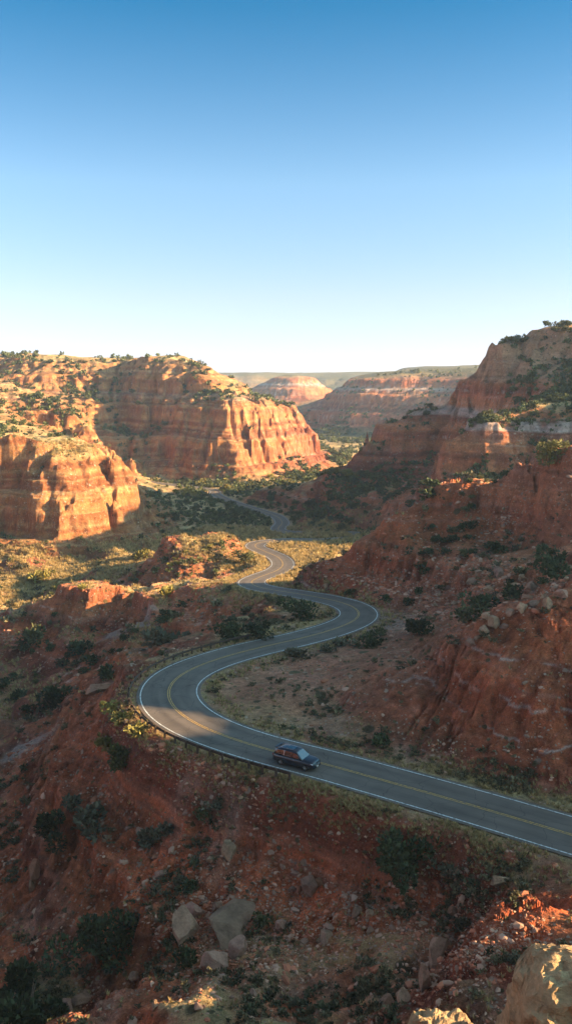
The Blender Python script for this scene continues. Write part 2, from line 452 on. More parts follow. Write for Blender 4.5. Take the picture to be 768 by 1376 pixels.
def base(g, amp):
    x, y = g.X, g.Y
    wx = amp * (3.0 * fbm(x / 24, y / 24, 3, 5) + 1.3 * fbm(x / 7, y / 7, 2, 6))
    wy = amp * (3.0 * fbm(x / 24, y / 24, 3, 8) + 1.3 * fbm(x / 7, y / 7, 2, 9))
    fl = amp * sstep(70, 170, np.hypot(x, y)) * 2.6 * (.55 - ridged(x / 21, y / 21, 2, 12))              # buttresses and clefts along the faces
    x1, y1 = x + wx + fl * .6, y + wy + fl
    z1 = rbf(x1, y1)
    gy, gx = np.gradient(blur(z1, 2), g.c)
    st_ = np.hypot(gx, gy)
    m = blur(sstep(.65, 1.2, st_), 2) * sstep(150, 200, np.hypot(x, y))
    k = m > .02
    # jointed faces: each block of the cliff stands a little forward or back
    xx, yy = x[k], y[k]
    a1, b1 = cells(xx / 15 + .25 * noise2(xx / 9, yy / 9, 61), yy / 15, 62)
    a2, b2 = cells(xx / 6.5, yy / 6.5, 63)
    z2 = rbf(x1[k] + amp * (3.6 * a1 + 1.7 * a2), y1[k] + amp * (3.6 * b1 + 1.7 * b2))
    z1[k] += (z2 - z1[k]) * m[k]
    return z1


ZN = base(GN, 0.42)
ZM = base(GM, 1.0)
xf, yf = GF.X, GF.Y
ZF = rbf(xf + 22 * fbm(xf / 160, yf / 160, 3, 51), yf + 22 * fbm(xf / 160, yf / 160, 3, 52))
RDN, RZN = road_field(GN)
RDM, RZM = road_field(GM)
_amp = sstep(1, 14, RDN)
ZN = ZN + _amp * (1.5 * fbm(GN.X / 17, GN.Y / 17, 5, 21) + 0.9 * (ridged(GN.X / 14, GN.Y / 14, 4, 22) - .5))
_amp = sstep(2, 20, RDM)
ZM = ZM + _amp * (2.2 * fbm(GM.X / 30, GM.Y / 30, 5, 21) + 2.0 * (ridged(GM.X / 34, GM.Y / 34, 4, 22) - .5))
ZF = ZF + 5 * fbm(xf / 130, yf / 130, 4, 23) * sstep(1000, 1200, yf)
_left = sstep(-8, -24, GN.X) * sstep(140, 165, GN.Y) * sstep(4, 16, RDN)
ZN = ZN + _left * 7.0 * (ridged(GN.X / 33 + .3 * noise2(GN.X / 20, GN.Y / 20, 26), GN.Y / 42, 4, 25) - .55)
_left = sstep(-8, -24, GM.X) * sstep(140, 165, GM.Y) * (1 - sstep(360, 420, GM.Y)) * sstep(4, 16, RDM)
ZM = ZM + _left * 7.0 * (ridged(GM.X / 33 + .3 * noise2(GM.X / 20, GM.Y / 20, 26), GM.Y / 42, 4, 25) - .55)
ZN = gullies(ZN, 0.6, 26, .048, sstep(1.5, 8, RDN), 3.6, 1)
ZM = gullies(ZM, 1.7, 26, .030, sstep(2, 14, RDM), 8.0, 2)
ZF = gullies(ZF, 13.0, 16, .035, np.ones_like(ZF), 30.0, 3)


def slope_of(Z, c, n):
    gy, gx = np.gradient(blur(Z, n), c)
    return np.hypot(gx, gy)


SN, SM, SF = slope_of(ZN, 0.6, 4), slope_of(ZM, 1.7, 2), slope_of(ZF, 13.0, 1)


def fields(x, y):
    wf = GM.inside(x, y, 40.0)
    wn = GN.inside(x, y, 14.0)
    z = GF.samp(ZF, x, y); s = GF.samp(SF, x, y); rd = np.full(x.shape, 1e3); rz = np.zeros(x.shape)
    m = wf > 0
    if m.any():
        w = wf[m]
        z[m] += (GM.samp(ZM, x[m], y[m]) - z[m]) * w; s[m] += (GM.samp(SM, x[m], y[m]) - s[m]) * w
        rd[m] = GM.samp(RDM, x[m], y[m]); rz[m] = GM.samp(RZM, x[m], y[m])
    m = wn > 0
    if m.any():
        w = wn[m]
        z[m] += (GN.samp(ZN, x[m], y[m]) - z[m]) * w; s[m] += (GN.samp(SN, x[m], y[m]) - s[m]) * w
        k = w > .5
        mm = np.where(m)[0][k] if x.ndim == 1 else None
        rd[mm] = GN.samp(RDN, x[mm], y[mm]); rz[mm] = GN.samp(RZN, x[mm], y[mm])
    return z, s, rd, rz


def strat(x, y, z):
    return z + 1.6 * fbm(x / 55, y / 55, 2, 71) + 0.010 * x


def layer_table(seed, thick):
    """monotone remap of elevation: hard beds stand as risers, soft beds lie back as benches"""
    e = np.arange(-80, 140, .05)
    d = np.exp(1.25 * np.tanh(2.6 * noise1(e / thick, seed)) + .9 * np.tanh(2.2 * noise1(e / (thick * 3.3), seed + 1)))
    t = np.cumsum(d) * .05
    n = int(16 * thick / .05) | 1
    off = t - t.mean() - 0
    k = np.ones(n) / n
    ratio = np.convolve(np.pad(d, n // 2, mode='edge'), k, 'valid')
    t = np.cumsum(d / ratio) * .05
    off = t - e
    off = off - np.convolve(np.pad(off, n // 2, mode='edge'), k, 'valid')
    return e, off


LT1, LT2 = layer_table(201, 1.0), layer_table(205, 2.4)


def H(x, y, full=False):
    """final ground height (1-D arrays)"""
    x = np.asarray(x, float); y = np.asarray(y, float)
    z, s, rd, rz = fields(x, y)
    r = np.hypot(x, y)
    free = sstep(0.8, 7, rd)
    sc = np.clip(r / 140.0, 0.75, 5)                       # detail grows with distance
    rough = sstep(0.12, 0.75, s)
    # broken rock
    z = z + (1 - .55 * sstep(.75, 1.5, s)) * free * (0.14 + 0.80 * rough) * sc ** .62 * np.where(r < 170, 1.5, 1.3) * (0.42 * lod(fbm, x, y, 3.4, sc, 5, 91, .6) + 0.48 * (.55 - lod(ridged, x, y, 4, sc, 4, 92, .6)))
    cl = sstep(.75, 1.5, s) * free
    z = z + cl * sc ** .6 * (.7 * (.5 - lod(ridged, x, y, 3.0, sc, 3, 85)))
    # hard ledges
    st = strat(x, y, z) + .5 * fbm(x / 13, y / 13, 3, 79)
    far = sstep(230, 420, r)
    led = rough * free * np.clip(fbm(x / 48, y / 48, 3, 81) * .9 + .8, .25, 1) * np.where(r < 150, .75, .75 + .25 * sstep(150, 200, r))
    z = z + led * (np.interp(st, *LT1) * (1 - far) + np.interp(st, *LT2) * far)
    # rills running down the road cut and the slope under the road
    nr_ = (r < 150) & (rd > 2) & (s > .2)
    if nr_.any():
        xa, ya = x[nr_], y[nr_]
        u_ = .81 * xa - .59 * ya; v_ = .59 * xa + .81 * ya
        wv_ = .9 * noise2(xa / 6, ya / 6, 160)
        g_ = sstep(2, 6, rd[nr_]) * sstep(.25, .55, s[nr_]) * (.35 + .65 * sstep(-.2, .4, noise2(xa / 13, ya / 13, 161)))
        z[nr_] -= g_ * (.75 * np.maximum(0, 1 - np.abs(noise2(u_ / 3.6 + wv_ * .4, v_ / 16, 162)) * 5) + .45 * np.maximum(0, 1 - np.abs(noise2(u_ / 1.5 + wv_, v_ / 8, 163)) * 4))
    # rubbly outcrops near by
    om = sstep(.12, .5, fbm(x / 15, y / 15, 4, 97)) * rough * free * (r < 300)
    k = om > .03
    if k.any():
        a1, b1 = cells(x[k] / 1.9 + .3 * z[k], y[k] / 1.9, 98); a2, b2 = cells(x[k] / .8, y[k] / .8 + .3 * z[k], 99)
        z[k] += om[k] * (.42 * a1 + .2 * a2) * np.clip(r[k] / 110, .8, 2)
    z = z + sstep(.2, 3, rd) * (.06 + .10 * rough) * fbm(x / 0.9, y / 0.9, 3, 95, .65) * (r < 330)
    # two notches added to unseen hills along the sun line, lighting road and mound
    tl = math.tan(SUN_EL)
    for nx0, ny0, nz0, hw in ((-11.5, 110.5, -.1, 3.4), (27.5, 69.0, .8, 2.6)):
        ca, sa = math.cos(SUN_AZ), math.sin(SUN_AZ)
        al = (x - nx0) * ca + (y - ny0) * sa; dl = np.abs(-(x - nx0) * sa + (y - ny0) * ca)
        cut = nz0 + al * tl - .8 + np.maximum(dl - hw, 0) * 1.6
        z = np.where(al > 95, np.minimum(z, cut), z)
    w = 1 - sstep(1.0, 6.0, rd)
    w = np.where(rd < 1.0, 1.0, w)
    z = z * (1 - w) + (rz - 0.10 - 0.05 * np.clip(rd, 0, 4)) * w
    return (z, s, rd, rz) if full else z


def ray_hit(px, py):
    u, v = (px - 384) / FPX, (688 - py) / FPX
    d = np.array([u, CP + v * SP, -SP + v * CP])
    t = np.geomspace(40, 4500, 3500)
    x, y, z = d[0] * t, d[1] * t, CAMZ + d[2] * t
    g = H(x, y)
    k = np.where(z < g)[0]
    if len(k) == 0: return None
    k = k[0]
    if k == 0: return None
    a = (z[k - 1] - g[k - 1]); b = (z[k] - g[k]); f = a / (a - b + 1e-9)
    tt = t[k - 1] + (t[k] - t[k - 1]) * f
    x, y = d[0] * tt, d[1] * tt
    return np.array([x, y, float(H(np.array([x]), np.array([y]))[0])])


# ------------------------------------------------------------------ terrain mesh on a fan of rays from the hill
ang = np.concatenate([np.arange(-80, -24, 0.8), np.arange(-24, -20, .25), np.arange(-20, 20, 0.064), np.arange(20, 24, .25), np.arange(24, 88.1, 0.7)])
rad = np.concatenate([np.geomspace(1.0, 52, 60, endpoint=False), np.geomspace(52, 1000, 1330, endpoint=False), np.geomspace(1000, 3300, 300, endpoint=False), np.geomspace(3300, 6000, 14)])
A_, R_ = np.meshgrid(np.radians(ang), rad)
# rows crowd where the ground turns its face to the hilltop (cliffs), so that steep rock is as finely built as flat ground
_rf = np.geomspace(52, 1000, 1900)
_a, _r = np.meshgrid(np.radians(ang), _rf)
_z = fields((_r * np.sin(_a)).ravel(), (_r * np.cos(_a)).ravel())[0].reshape(_r.shape)
_e = (_z - CAMZ) / _r
_rm = np.maximum.accumulate(_e, axis=0)
_dv = np.vstack([np.zeros((1, len(ang))), np.maximum(_e[1:] - _rm[:-1], 0)])
for _ in range(3):
    _p = np.pad(_dv, ((0, 0), (3, 3)), mode='edge'); _dv = sum(_p[:, k:k + len(ang)] for k in range(7)) / 7
    _p = np.pad(_dv, ((2, 2), (0, 0)), mode='edge'); _dv = sum(_p[k:k + len(_rf)] for k in range(5)) / 5
_den = .64 * _dv / (_dv.sum(0) + 1e-9) + .36 / len(_rf)
_cdf = np.cumsum(_den, axis=0); _cdf = (_cdf - _cdf[0]) / (_cdf[-1] - _cdf[0])
_q = np.linspace(0, 1, 1330, endpoint=False)
for k in range(len(ang)): R_[60:1390, k] = np.interp(_q, _cdf[:, k], _rf)
TX = (R_ * np.sin(A_)).ravel(); TY = (R_ * np.cos(A_)).ravel()
TZ, TS, TRD, _rz = H(TX, TY, True)
NA, NR = len(ang), len(rad)

# which ground points the hilltop can see, and where they fall in the photo
_el = (TZ - CAMZ).reshape(NR, NA) / R_
_mx = np.maximum.accumulate(_el, axis=0)
VIS = (_el >= _mx - 1e-9).ravel()
_dep = TY * CP - (TZ - CAMZ) * SP
_ok = VIS & (_dep > 1) & (R_.ravel() > 45)
VI = np.where(_ok)[0]
VPX = 384 + FPX * TX[VI] / _dep[VI]
VPY = 688 - FPX * (TY[VI] * SP + (TZ[VI] - CAMZ) * CP) / _dep[VI]
_in = (VPX > -6) & (VPX < 774) & (VPY > 380) & (VPY < 1390)
VI, VPX, VPY = VI[_in], VPX[_in], VPY[_in]


def at(px, py):
    k = np.argmin((VPX - px) ** 2 + (VPY - py) ** 2)
    i = VI[k]
    return np.array([TX[i], TY[i], TZ[i]])


# ground colour (base colour only: rock, soil, plant cover)
gz = TZ.reshape(NR, NA)
_dx = np.gradient(TX.reshape(NR, NA), axis=1), np.gradient(TY.reshape(NR, NA), axis=1), np.gradient(gz, axis=1)
_dy = np.gradient(TX.reshape(NR, NA), axis=0), np.gradient(TY.reshape(NR, NA), axis=0), np.gradient(gz, axis=0)
nx_ = _dx[1] * _dy[2] - _dx[2] * _dy[1]; ny_ = _dx[2] * _dy[0] - _dx[0] * _dy[2]; nz_ = _dx[0] * _dy[1] - _dx[1] * _dy[0]
NZ = (np.abs(nz_) / (np.sqrt(nx_ ** 2 + ny_ ** 2 + nz_ ** 2) + 1e-9)).ravel()


def ground_colour(x, y, z, slope, rd, nz):
    st = strat(x, y, z)
    r = np.hypot(x, y)
    sc = np.clip(r / 160, 1, 6)
    a = noise1(st / 3.1, 3) * .5 + .5
    b = noise1(st / 0.9, 4) * .5 + .5
    c = noise1(st / 8.5, 5) * .5 + .5
    big = fbm(x / 45, y / 45, 3, 101)
    mid = lod(fbm, x, y, 9, sc, 4, 102)
    fine = lod(fbm, x, y, 1.6, sc, 3, 103)
    # on faces the grain follows the bedding, not the plan
    steep = sstep(.75, 1.4, slope)
    k_ = steep > .01
    if k_.any():
        u_ = x[k_] * .8 + y[k_] * .6; v_ = st[k_] * 2.6
        fine[k_] += (lod(fbm, u_, v_, 1.6, sc[k_], 3, 104) - fine[k_]) * steep[k_]
        mid[k_] += (.8 * lod(fbm, u_, v_ * 1.5, 7, sc[k_], 4, 105) - mid[k_]) * steep[k_]
    red = np.array([.40, .112, .050]); dark = np.array([.20, .054, .029]); orange = np.array([.46, .172, .072]); buff = np.array([.40, .255, .16]); white = np.array([.50, .43, .37])
    pink = np.array([.36, .145, .088])
    col = mixc(np.broadcast_to(red, x.shape + (3,)).copy(), dark, sstep(.42, .68, a) * .95)
    col = mixc(col, orange, sstep(.48, .75, c) * .8)
    col = mixc(col, pink, sstep(.55, .8, b) * .6)
    col = mixc(col, dark, sstep(.1, .7, big) * .35)
    # thin pale gypsum lines
    ln = np.exp(-((np.mod(st + .35 * mid, 6.1) - 2.0) / (0.13 * sc ** .5)) ** 2) * sstep(-.25, .25, lod(fbm, x, y, 16, sc, 2, 107))
    ln2 = np.exp(-((np.mod(st + .25 * mid, 9.7) - 7.0) / (0.28 * sc ** .5)) ** 2) * sstep(-.1, .4, lod(fbm, x, y, 22, sc, 2, 108))
    col = mixc(col, white, np.clip(ln * .5 + ln2 * .48, 0, .6) * sstep(.3, .6, slope) * sstep(-.3, .2, fine) * sstep(120, 170, r + 40 * (x > 10)))
    # pale stratum
    w = sstep(25.0, 26.2, st) * (1 - sstep(29.5, 31, st)) * sstep(-.5, .1, mid + .2)
    col = mixc(col, white * .86, w * .62 * (y > 240))
    # buff caprock
    cap = sstep(40, 46, st + 2 * mid) * (y > 300)
    col = mixc(col, np.array([.36, .205, .115]), cap * .75)
    # left mesa is more orange, thick sandstone
    lw = sstep(40, -60, x) * sstep(325, 350, y) * (1 - sstep(1100, 1250, y))
    sand = mixc(np.broadcast_to(np.array([.335, .152, .052]), col.shape), np.array([.225, .072, .026]), sstep(.35, .62, a) * .8)
    sand = mixc(sand, np.array([.40, .235, .10]), sstep(.55, .75, b) * .75)
    col = mixc(col, sand, lw * .78)
    # dark varnish streaks down steep faces
    vs_ = sstep(.15, .6, fbm(x / 5.5 + z * .02, y / 5.5, 4, 117)) * sstep(.9, 1.6, slope)
    col = col * (1 - .30 * vs_)[..., None]
    # pale bare patches on slopes
    pp = sstep(.42, .75, lod(fbm, x, y, 13, sc, 4, 109)) * sstep(.15, .4, slope)
    col = mixc(col, np.array([.36, .27, .21]), pp * .35 * (1 - lw))
    pr = sstep(40, 55, x) * sstep(182, 192, y) * (1 - sstep(230, 240, y)) * sstep(14, 18, z)
    col = mixc(col, np.array([.35, .27, .205]), pr * sstep(-.5, .4, mid) * .7)
    # fine mottling
    col = col * np.clip(1 + .62 * fine + .36 * mid, .35, 1.9)[..., None]
    # faces that stay bare: the road cut, the ridge flank, the mound, parts of the lower slope
    bank = sstep(0, 8, x + .0 * y) * sstep(84, 92, y) * (1 - sstep(116, 126, y)) * sstep(1.0, 2.6, z) * (1 - sstep(60, 80, x))
    flank = sstep(4, 12, x) * sstep(166, 174, y) * (1 - sstep(202, 212, y)) * sstep(.08, .25, slope)
    mound = np.exp(-(((x - 24) / 9) ** 2 + ((y - 67) / 7) ** 2) ** 2)
    low = sstep(.0, .5, fbm(x / 20, y / 20, 3, 118) + .25) * (y < 112) * sstep(.25, .5, slope)
    lr = sstep(-8, -16, x) * sstep(138, 150, y) * (1 - sstep(216, 228, y))
    up = sstep(4, 14, x) * sstep(122, 135, y) * (1 - sstep(176, 190, y))
    talus = sstep(-42, -58, x) * sstep(338, 346, y) * (1 - sstep(372, 384, y))
    bare = np.clip(.75 * talus + bank + flank + mound + .8 * low + .85 * lr + .6 * up, 0, 1)
    col = mixc(col, np.array([.40, .098, .040]) * (1 + .35 * mid + .3 * fine)[..., None] * (.72 + .5 * a)[..., None], np.clip(bank * .6 + mound * .8 + .45 * flank, 0, .85))
    for z0_, w_ in ((6.6, .15), (10.4, .12), (3.6, .10)):
        bl = np.exp(-((z - (z0_ - .075 * (x - 22) + .35 * np.sin(x / 2.3) + .5 * mid)) / w_) ** 2) * bank * sstep(-.25, .15, noise2(x / 4.1, y / 4.1, 171))
        col = mixc(col, np.array([.52, .40, .34]), bl * .75)
    # soil + dry grass on gentle ground
    flat = sstep(.50, .20, slope) * sstep(.60, .88, nz)
    soil = mixc(np.broadcast_to(np.array([.38, .150, .085]), col.shape), np.array([.40, .24, .165]), sstep(-.2, .6, mid))
    grass = mixc(np.broadcast_to(np.array([.50, .36, .17]), col.shape), np.array([.27, .20, .09]), sstep(-.15, .45, lod(fbm, x, y, 6, sc, 4, 111)))
    gcov = sstep(-.35, .35, lod(fbm, x, y, 11, sc, 5, 112) + .25 * (r > 230) + .15)
    up0 = sstep(4, 14, x) * sstep(122, 135, y) * (1 - sstep(176, 190, y))
    inner = np.exp(-((x - 6) / 22) ** 2 - ((y - 128) / 17) ** 2)
    gcov = gcov * (1 - .95 * inner) * (1 - .6 * up0)
    cover = mixc(soil, grass, gcov) * (1 + .3 * fine)[..., None]
    col = mixc(col, cover, flat * .92 * (1 - .85 * bare))
    dirt = np.clip(1.2 * inner + .55 * up0, 0, 1) * sstep(-.5, .1, mid + .3)
    col = mixc(col, np.array([.41, .165, .100]) * (1 + .3 * fine + .25 * mid)[..., None], dirt * .75)
    # olive scrub film on middle slopes
    ol = sstep(.05, .55, lod(fbm, x, y, 7, sc, 5, 113) + .12 * (r > 300)) * sstep(1.1, .4, slope)
    near = (1 - sstep(150, 260, r)) * .14
    col = mixc(col, np.array([.15, .115, .055]), ol * (.40 - near) * (1 - .8 * bare))
    tanw = sstep(.0, .5, lod(fbm, x, y, 4, sc, 4, 115)) * sstep(1.1, .4, slope)
    col = mixc(col, np.array([.33, .20, .10]), tanw * .32 * (1 - .8 * bare))
    # verge: gravel and thin grass beside the asphalt
    v = (1 - sstep(0.5, 2.6 + 1.4 * mid, rd))
    verge = mixc(np.broadcast_to(np.array([.34, .19, .115]), col.shape), np.array([.38, .265, .13]), sstep(-.3, .3, fbm(x / 1.8, y / 1.8, 3, 114)))
    col = mixc(col, verge * (1 + .3 * fine)[..., None], v * .85)
    scrub = (1 - .75 * bare) * np.clip(.30 + .5 * ol + .35 * flat + .25 * fbm(x / 70, y / 70, 3, 120), 0, 1) * (1 - v) * sstep(1.5, .7, slope)
    col = mixc(col, col * np.array([1.22, 1.12, 1.05]), low)
    scrub = scrub * (1 - .6 * (y < 112)) * (1 - .8 * (x < 30) * (y > 200) * (y < 400) * flat)
    fo = sstep(1000, 1150, y) * sstep(.5, .2, slope)
    col = mixc(col, np.array([.095, .092, .052]), fo * .9)
    return np.clip(col, .012, .62), scrub


TC, TSC = ground_colour(TX, TY, TZ, TS, TRD, NZ)
# pale clay exposed on the shaded spur
for qx, qy, qz, q1, q2 in ((182, 842, -14, 6, 8), (150, 838, -15, 4, 5), (30, 1005, -22, 6, 5)):
    tx, ty, _ = PZ(qx, qy, qz)
    tw = np.exp(-((TX - tx) / q1) ** 2 - ((TY - ty) / q2) ** 2) + .35 * fbm(TX / 5, TY / 5, 3, 150) - .1
    TC = mixc(TC, np.array([.36, .29, .25]), sstep(.25, .7, tw) * .7 * (np.hypot(TX - tx, TY - ty) < 22))
# gravel turnout outside the second bend
tx, ty, _ = PZ(512, 838, -.3)
tw = np.exp(-(((TX - tx) / 6.5) ** 2 + ((TY - ty) / 11) ** 2) ** 2)
TC = mixc(TC, np.array([.30, .20, .155]), np.clip(tw, 0, 1) * .85 * (TRD > -.5))
tx, ty, _ = PZ(412, 748, -12.5)
tw = np.exp(-(((TX - tx) / 9) ** 2 + ((TY - ty) / 12) ** 2) ** 2)
TC = mixc(TC, np.array([.38, .25, .17]), np.clip(tw, 0, 1) * .6)


def terrain_material():
    m = bpy.data.materials.new('canyon_ground')
    m.use_nodes = True
    N, K = m.node_tree.nodes, m.node_tree.links
    bs = N['Principled BSDF']
    bs.inputs['Roughness'].default_value = .92
    bs.inputs['Specular IOR Level'].default_value = .15
    at = N.new('ShaderNodeAttribute'); at.attribute_name = 'ground'
    geo = N.new('ShaderNodeNewGeometry')

    def nz(scale, det, rough=.6):
        n = N.new('ShaderNodeTexNoise'); n.inputs['Scale'].default_value = scale; n.inputs['Detail'].default_value = det; n.inputs['Roughness'].default_value = rough
        K.new(geo.outputs['Position'], n.inputs['Vector']); return n
    n1 = nz(1.1, 9, .80); n2 = nz(.16, 6, .65); n3 = nz(6.5, 4, .6)
    mr = N.new('ShaderNodeMapRange'); mr.inputs[1].default_value = .3; mr.inputs[2].default_value = .7; mr.inputs[3].default_value = .52; mr.inputs[4].default_value = 1.48
    K.new(n1.outputs['Fac'], mr.inputs[0])
    mr2 = N.new('ShaderNodeMapRange'); mr2.inputs[1].default_value = .3; mr2.inputs[2].default_value = .7; mr2.inputs[3].default_value = .78; mr2.inputs[4].default_value = 1.22
    K.new(n2.outputs['Fac'], mr2.inputs[0])
    mu = N.new('ShaderNodeMath'); mu.operation = 'MULTIPLY'
    K.new(mr.outputs[0], mu.inputs[0])
    mr3 = N.new('ShaderNodeMapRange'); mr3.inputs[1].default_value = .32; mr3.inputs[2].default_value = .68; mr3.inputs[3].default_value = .68; mr3.inputs[4].default_value = 1.32
    K.new(n3.outputs['Fac'], mr3.inputs[0])
    mu0 = N.new('ShaderNodeMath'); mu0.operation = 'MULTIPLY'; K.new(mr2.outputs[0], mu0.inputs[0]); K.new(mr3.outputs[0], mu0.inputs[1])
    K.new(mu0.outputs[0], mu.inputs[1])
    vm = N.new('ShaderNodeVectorMath'); vm.operation = 'SCALE'
    K.new(at.outputs['Color'], vm.inputs[0]); K.new(mu.outputs[0], vm.inputs['Scale'])
    cur = vm.outputs[0]

    def M(op, a, b_):
        n = N.new('ShaderNodeMath'); n.operation = op
        for q, k in ((a, 0), (b_, 1)):
            if isinstance(q, (int, float)): n.inputs[k].default_value = q
            else: K.new(q, n.inputs[k])
        return n.outputs[0]

    def flecks(cur, scale, thr, rad_, colr, amount, squash=1.0):
        """separate stones or low plants: one spot in some cells of a Voronoi"""
        mp = N.new('ShaderNodeMapping'); mp.inputs['Scale'].default_value = (1, 1, squash); K.new(geo.outputs['Position'], mp.inputs[0])
        wv = N.new('ShaderNodeVectorMath'); wv.operation = 'MULTIPLY_ADD'; K.new(n3.outputs['Color'], wv.inputs[0]); wv.inputs[1].default_value = (.25 / scale,) * 3; K.new(mp.outputs[0], wv.inputs[2])
        v = N.new('ShaderNodeTexVoronoi'); v.inputs['Scale'].default_value = scale; K.new(wv.outputs[0], v.inputs['Vector'])
        sp = N.new('ShaderNodeSeparateColor'); K.new(v.outputs['Color'], sp.inputs[0])
        pick = M('GREATER_THAN', M('ADD', sp.outputs[0], amount), thr)
        size = M('MULTIPLY', M('ADD', sp.outputs[1], .35), rad_)
        dsk = N.new('ShaderNodeMapRange'); K.new(M('DIVIDE', v.outputs['Distance'], size), dsk.inputs[0]); dsk.inputs[1].default_value = .7; dsk.inputs[2].default_value = 1.0; dsk.inputs[3].default_value = 1; dsk.inputs[4].default_value = 0
        f = M('MULTIPLY', pick, dsk.outputs[0])
        sh = N.new('ShaderNodeVectorMath'); sh.operation = 'SCALE'; sh.inputs[0].default_value = colr; K.new(M('ADD', sp.outputs[2], .5), sh.inputs['Scale'])
        mx = N.new('ShaderNodeMix'); mx.data_type = 'RGBA'; K.new(M('MULTIPLY', f, .85), mx.inputs[0]); K.new(cur, mx.inputs[6]); K.new(sh.outputs[0], mx.inputs[7])
        return mx.outputs[2]
    stony = N.new('ShaderNodeMapRange'); stony.inputs[1].default_value = .42; stony.inputs[2].default_value = .62; stony.inputs[3].default_value = -.22; stony.inputs[4].default_value = .12
    nst = nz(.07, 5, .65); K.new(nst.outputs['Fac'], stony.inputs[0])
    cur = flecks(cur, 2.6, .74, .42, (.38, .27, .20), stony.outputs[0])
    cur = flecks(cur, .95, .86, .40, (.36, .25, .18), stony.outputs[0])
    scr = M('MULTIPLY_ADD', at.outputs['Alpha'], .34)
    N_ = scr.node; N_.inputs[2].default_value = -.17
    cur = flecks(cur, 1.5, .80, .50, (.085, .078, .036), scr)
    cur = flecks(cur, .55, .84, .50, (.060, .058, .028), scr)
    K.new(cur, bs.inputs['Base Color'])
    ad = N.new('ShaderNodeMath'); ad.operation = 'MULTIPLY_ADD'; ad.inputs[1].default_value = .35
    K.new(n3.outputs['Fac'], ad.inputs[0]); K.new(n1.outputs['Fac'], ad.inputs[2])
    b1 = N.new('ShaderNodeBump'); b1.inputs['Strength'].default_value = .9; b1.inputs['Distance'].default_value = .8
    K.new(ad.outputs[0], b1.inputs['Height'])
    b2 = N.new('ShaderNodeBump'); b2.inputs['Strength'].default_value = .5; b2.inputs['Distance'].default_value = 2.5
    K.new(n2.outputs['Fac'], b2.inputs['Height']); K.new(b1.outputs[0], b2.inputs['Normal'])
    K.new(b2.outputs[0], bs.inputs['Normal'])
    return m


MG = terrain_material()

# regions of the ground
qi, qj = np.meshgrid(np.arange(NR - 1), np.arange(NA - 1), indexing='ij')
q0 = (qi * NA + qj).ravel()
quads = np.stack([q0, q0 + 1, q0 + NA + 1, q0 + NA], 1)
fx, fy, fz = TX[q0], TY[q0], TZ[q0]


def region(x, y, z):
    r = np.zeros(len(x), np.int32)                                         # 0 hillside under the road
    r[(y > 215) & (y <= 1000)] = 1                                         # canyon_floor
    ridge = (x > 2) & (y > 165) & (y < 235) & (z > -1)
    r[ridge] = 2
    r[(y >= 250) & (y <= 620) & (x > np.interp(y, [250, 330, 430, 480, 620], [70, 45, 30, 8, 75])) & (z > -24)] = 3
    r[(x < 0) & (y > 335) & (y < 1000) & (x < np.interp(y, [335, 420, 440, 560, 640, 700, 800, 1000], [-60, -48, -62, -80, -60, 0, 55, 30])) & (z > -29)] = 4
    r[y > 1000] = 5
    cliff = (x > 6) & (y < 175) & (y > 70) & (z > 1.2)
    r[cliff] = 6
    return r


RG = region(fx, fy, fz)
RNAMES = ['hillside', 'canyon_floor', 'ridge_terrain', 'mesa_terrain', 'canyon_terrain', 'far_hills', 'road_bank']
for k, nm in enumerate(RNAMES):
    f = quads[RG == k]
    if len(f) == 0: continue
    used, inv = np.unique(f, return_inverse=True)
    me = bpy.data.meshes.new(nm)
    co = np.stack([TX[used], TY[used], TZ[used]], 1).astype(F32)
    me.vertices.add(len(used)); me.vertices.foreach_set('co', co.ravel())
    nf = len(f)
    me.loops.add(nf * 4); me.loops.foreach_set('vertex_index', inv.reshape(-1).astype(np.int32))
    me.polygons.add(nf); me.polygons.foreach_set('loop_start', np.arange(0, nf * 4, 4, dtype=np.int32))
    me.polygons.foreach_set('loop_total', np.full(nf, 4, np.int32))
    me.polygons.foreach_set('use_smooth', np.zeros(nf, bool))
    me.update(calc_edges=True)
    ca = me.color_attributes.new('ground', 'FLOAT_COLOR', 'POINT')
    ca.data.foreach_set('color', np.c_[TC[used], TSC[used]].astype(F32).ravel())
    me.materials.append(MG)
    o = bpy.data.objects.new(nm, me); COL.objects.link(o)
    o['kind'] = 'structure'
# ------------------------------------------------------------------ road ribbon and painted lines
def ribbon(name, off0, off1, z, mat, i0=0, i1=None, wid=None, gaps=None):
    i1 = i1 or len(ROAD)
    idx = np.arange(i0, i1)
    hw = ROAD[idx, 3]
    a = off0(hw) if callable(off0) else hw * 0 + off0
    b = off1(hw) if callable(off1) else hw * 0 + off1
    n = len(idx)
    K_ = 9 if name == 'road' else 2
    vs = []
    for t in np.linspace(0, 1, K_):
        o = a + (b - a) * t
        p = ROAD[idx, :2] + RN[idx] * o[:, None]
        vs.append(np.c_[p, ROAD[idx, 2] + z])
    vs = np.array(vs).transpose(1, 0, 2).reshape(-1, 3)
    fs = [(i * K_ + k, i * K_ + k + 1, (i + 1) * K_ + k + 1, (i + 1) * K_ + k) for i in range(n - 1) for k in range(K_ - 1)]
    fs = [f[::-1] for f in fs]
    me = bpy.data.meshes.new(name); me.from_pydata(vs.tolist(), [], fs)
    uv = me.uv_layers.new(name='UVMap')
    u = np.tile(np.linspace(0, 1, K_), n); v = np.repeat(RS[idx], K_)
    li = np.empty(len(me.loops), np.int32); me.loops.foreach_get('vertex_index', li)
    uv.data.foreach_set('uv', np.c_[u[li], v[li]].astype(F32).ravel())
    me.materials.append(mat)
    o = bpy.data.objects.new(name, me); COL.objects.link(o); o['kind'] = 'structure'
    return o


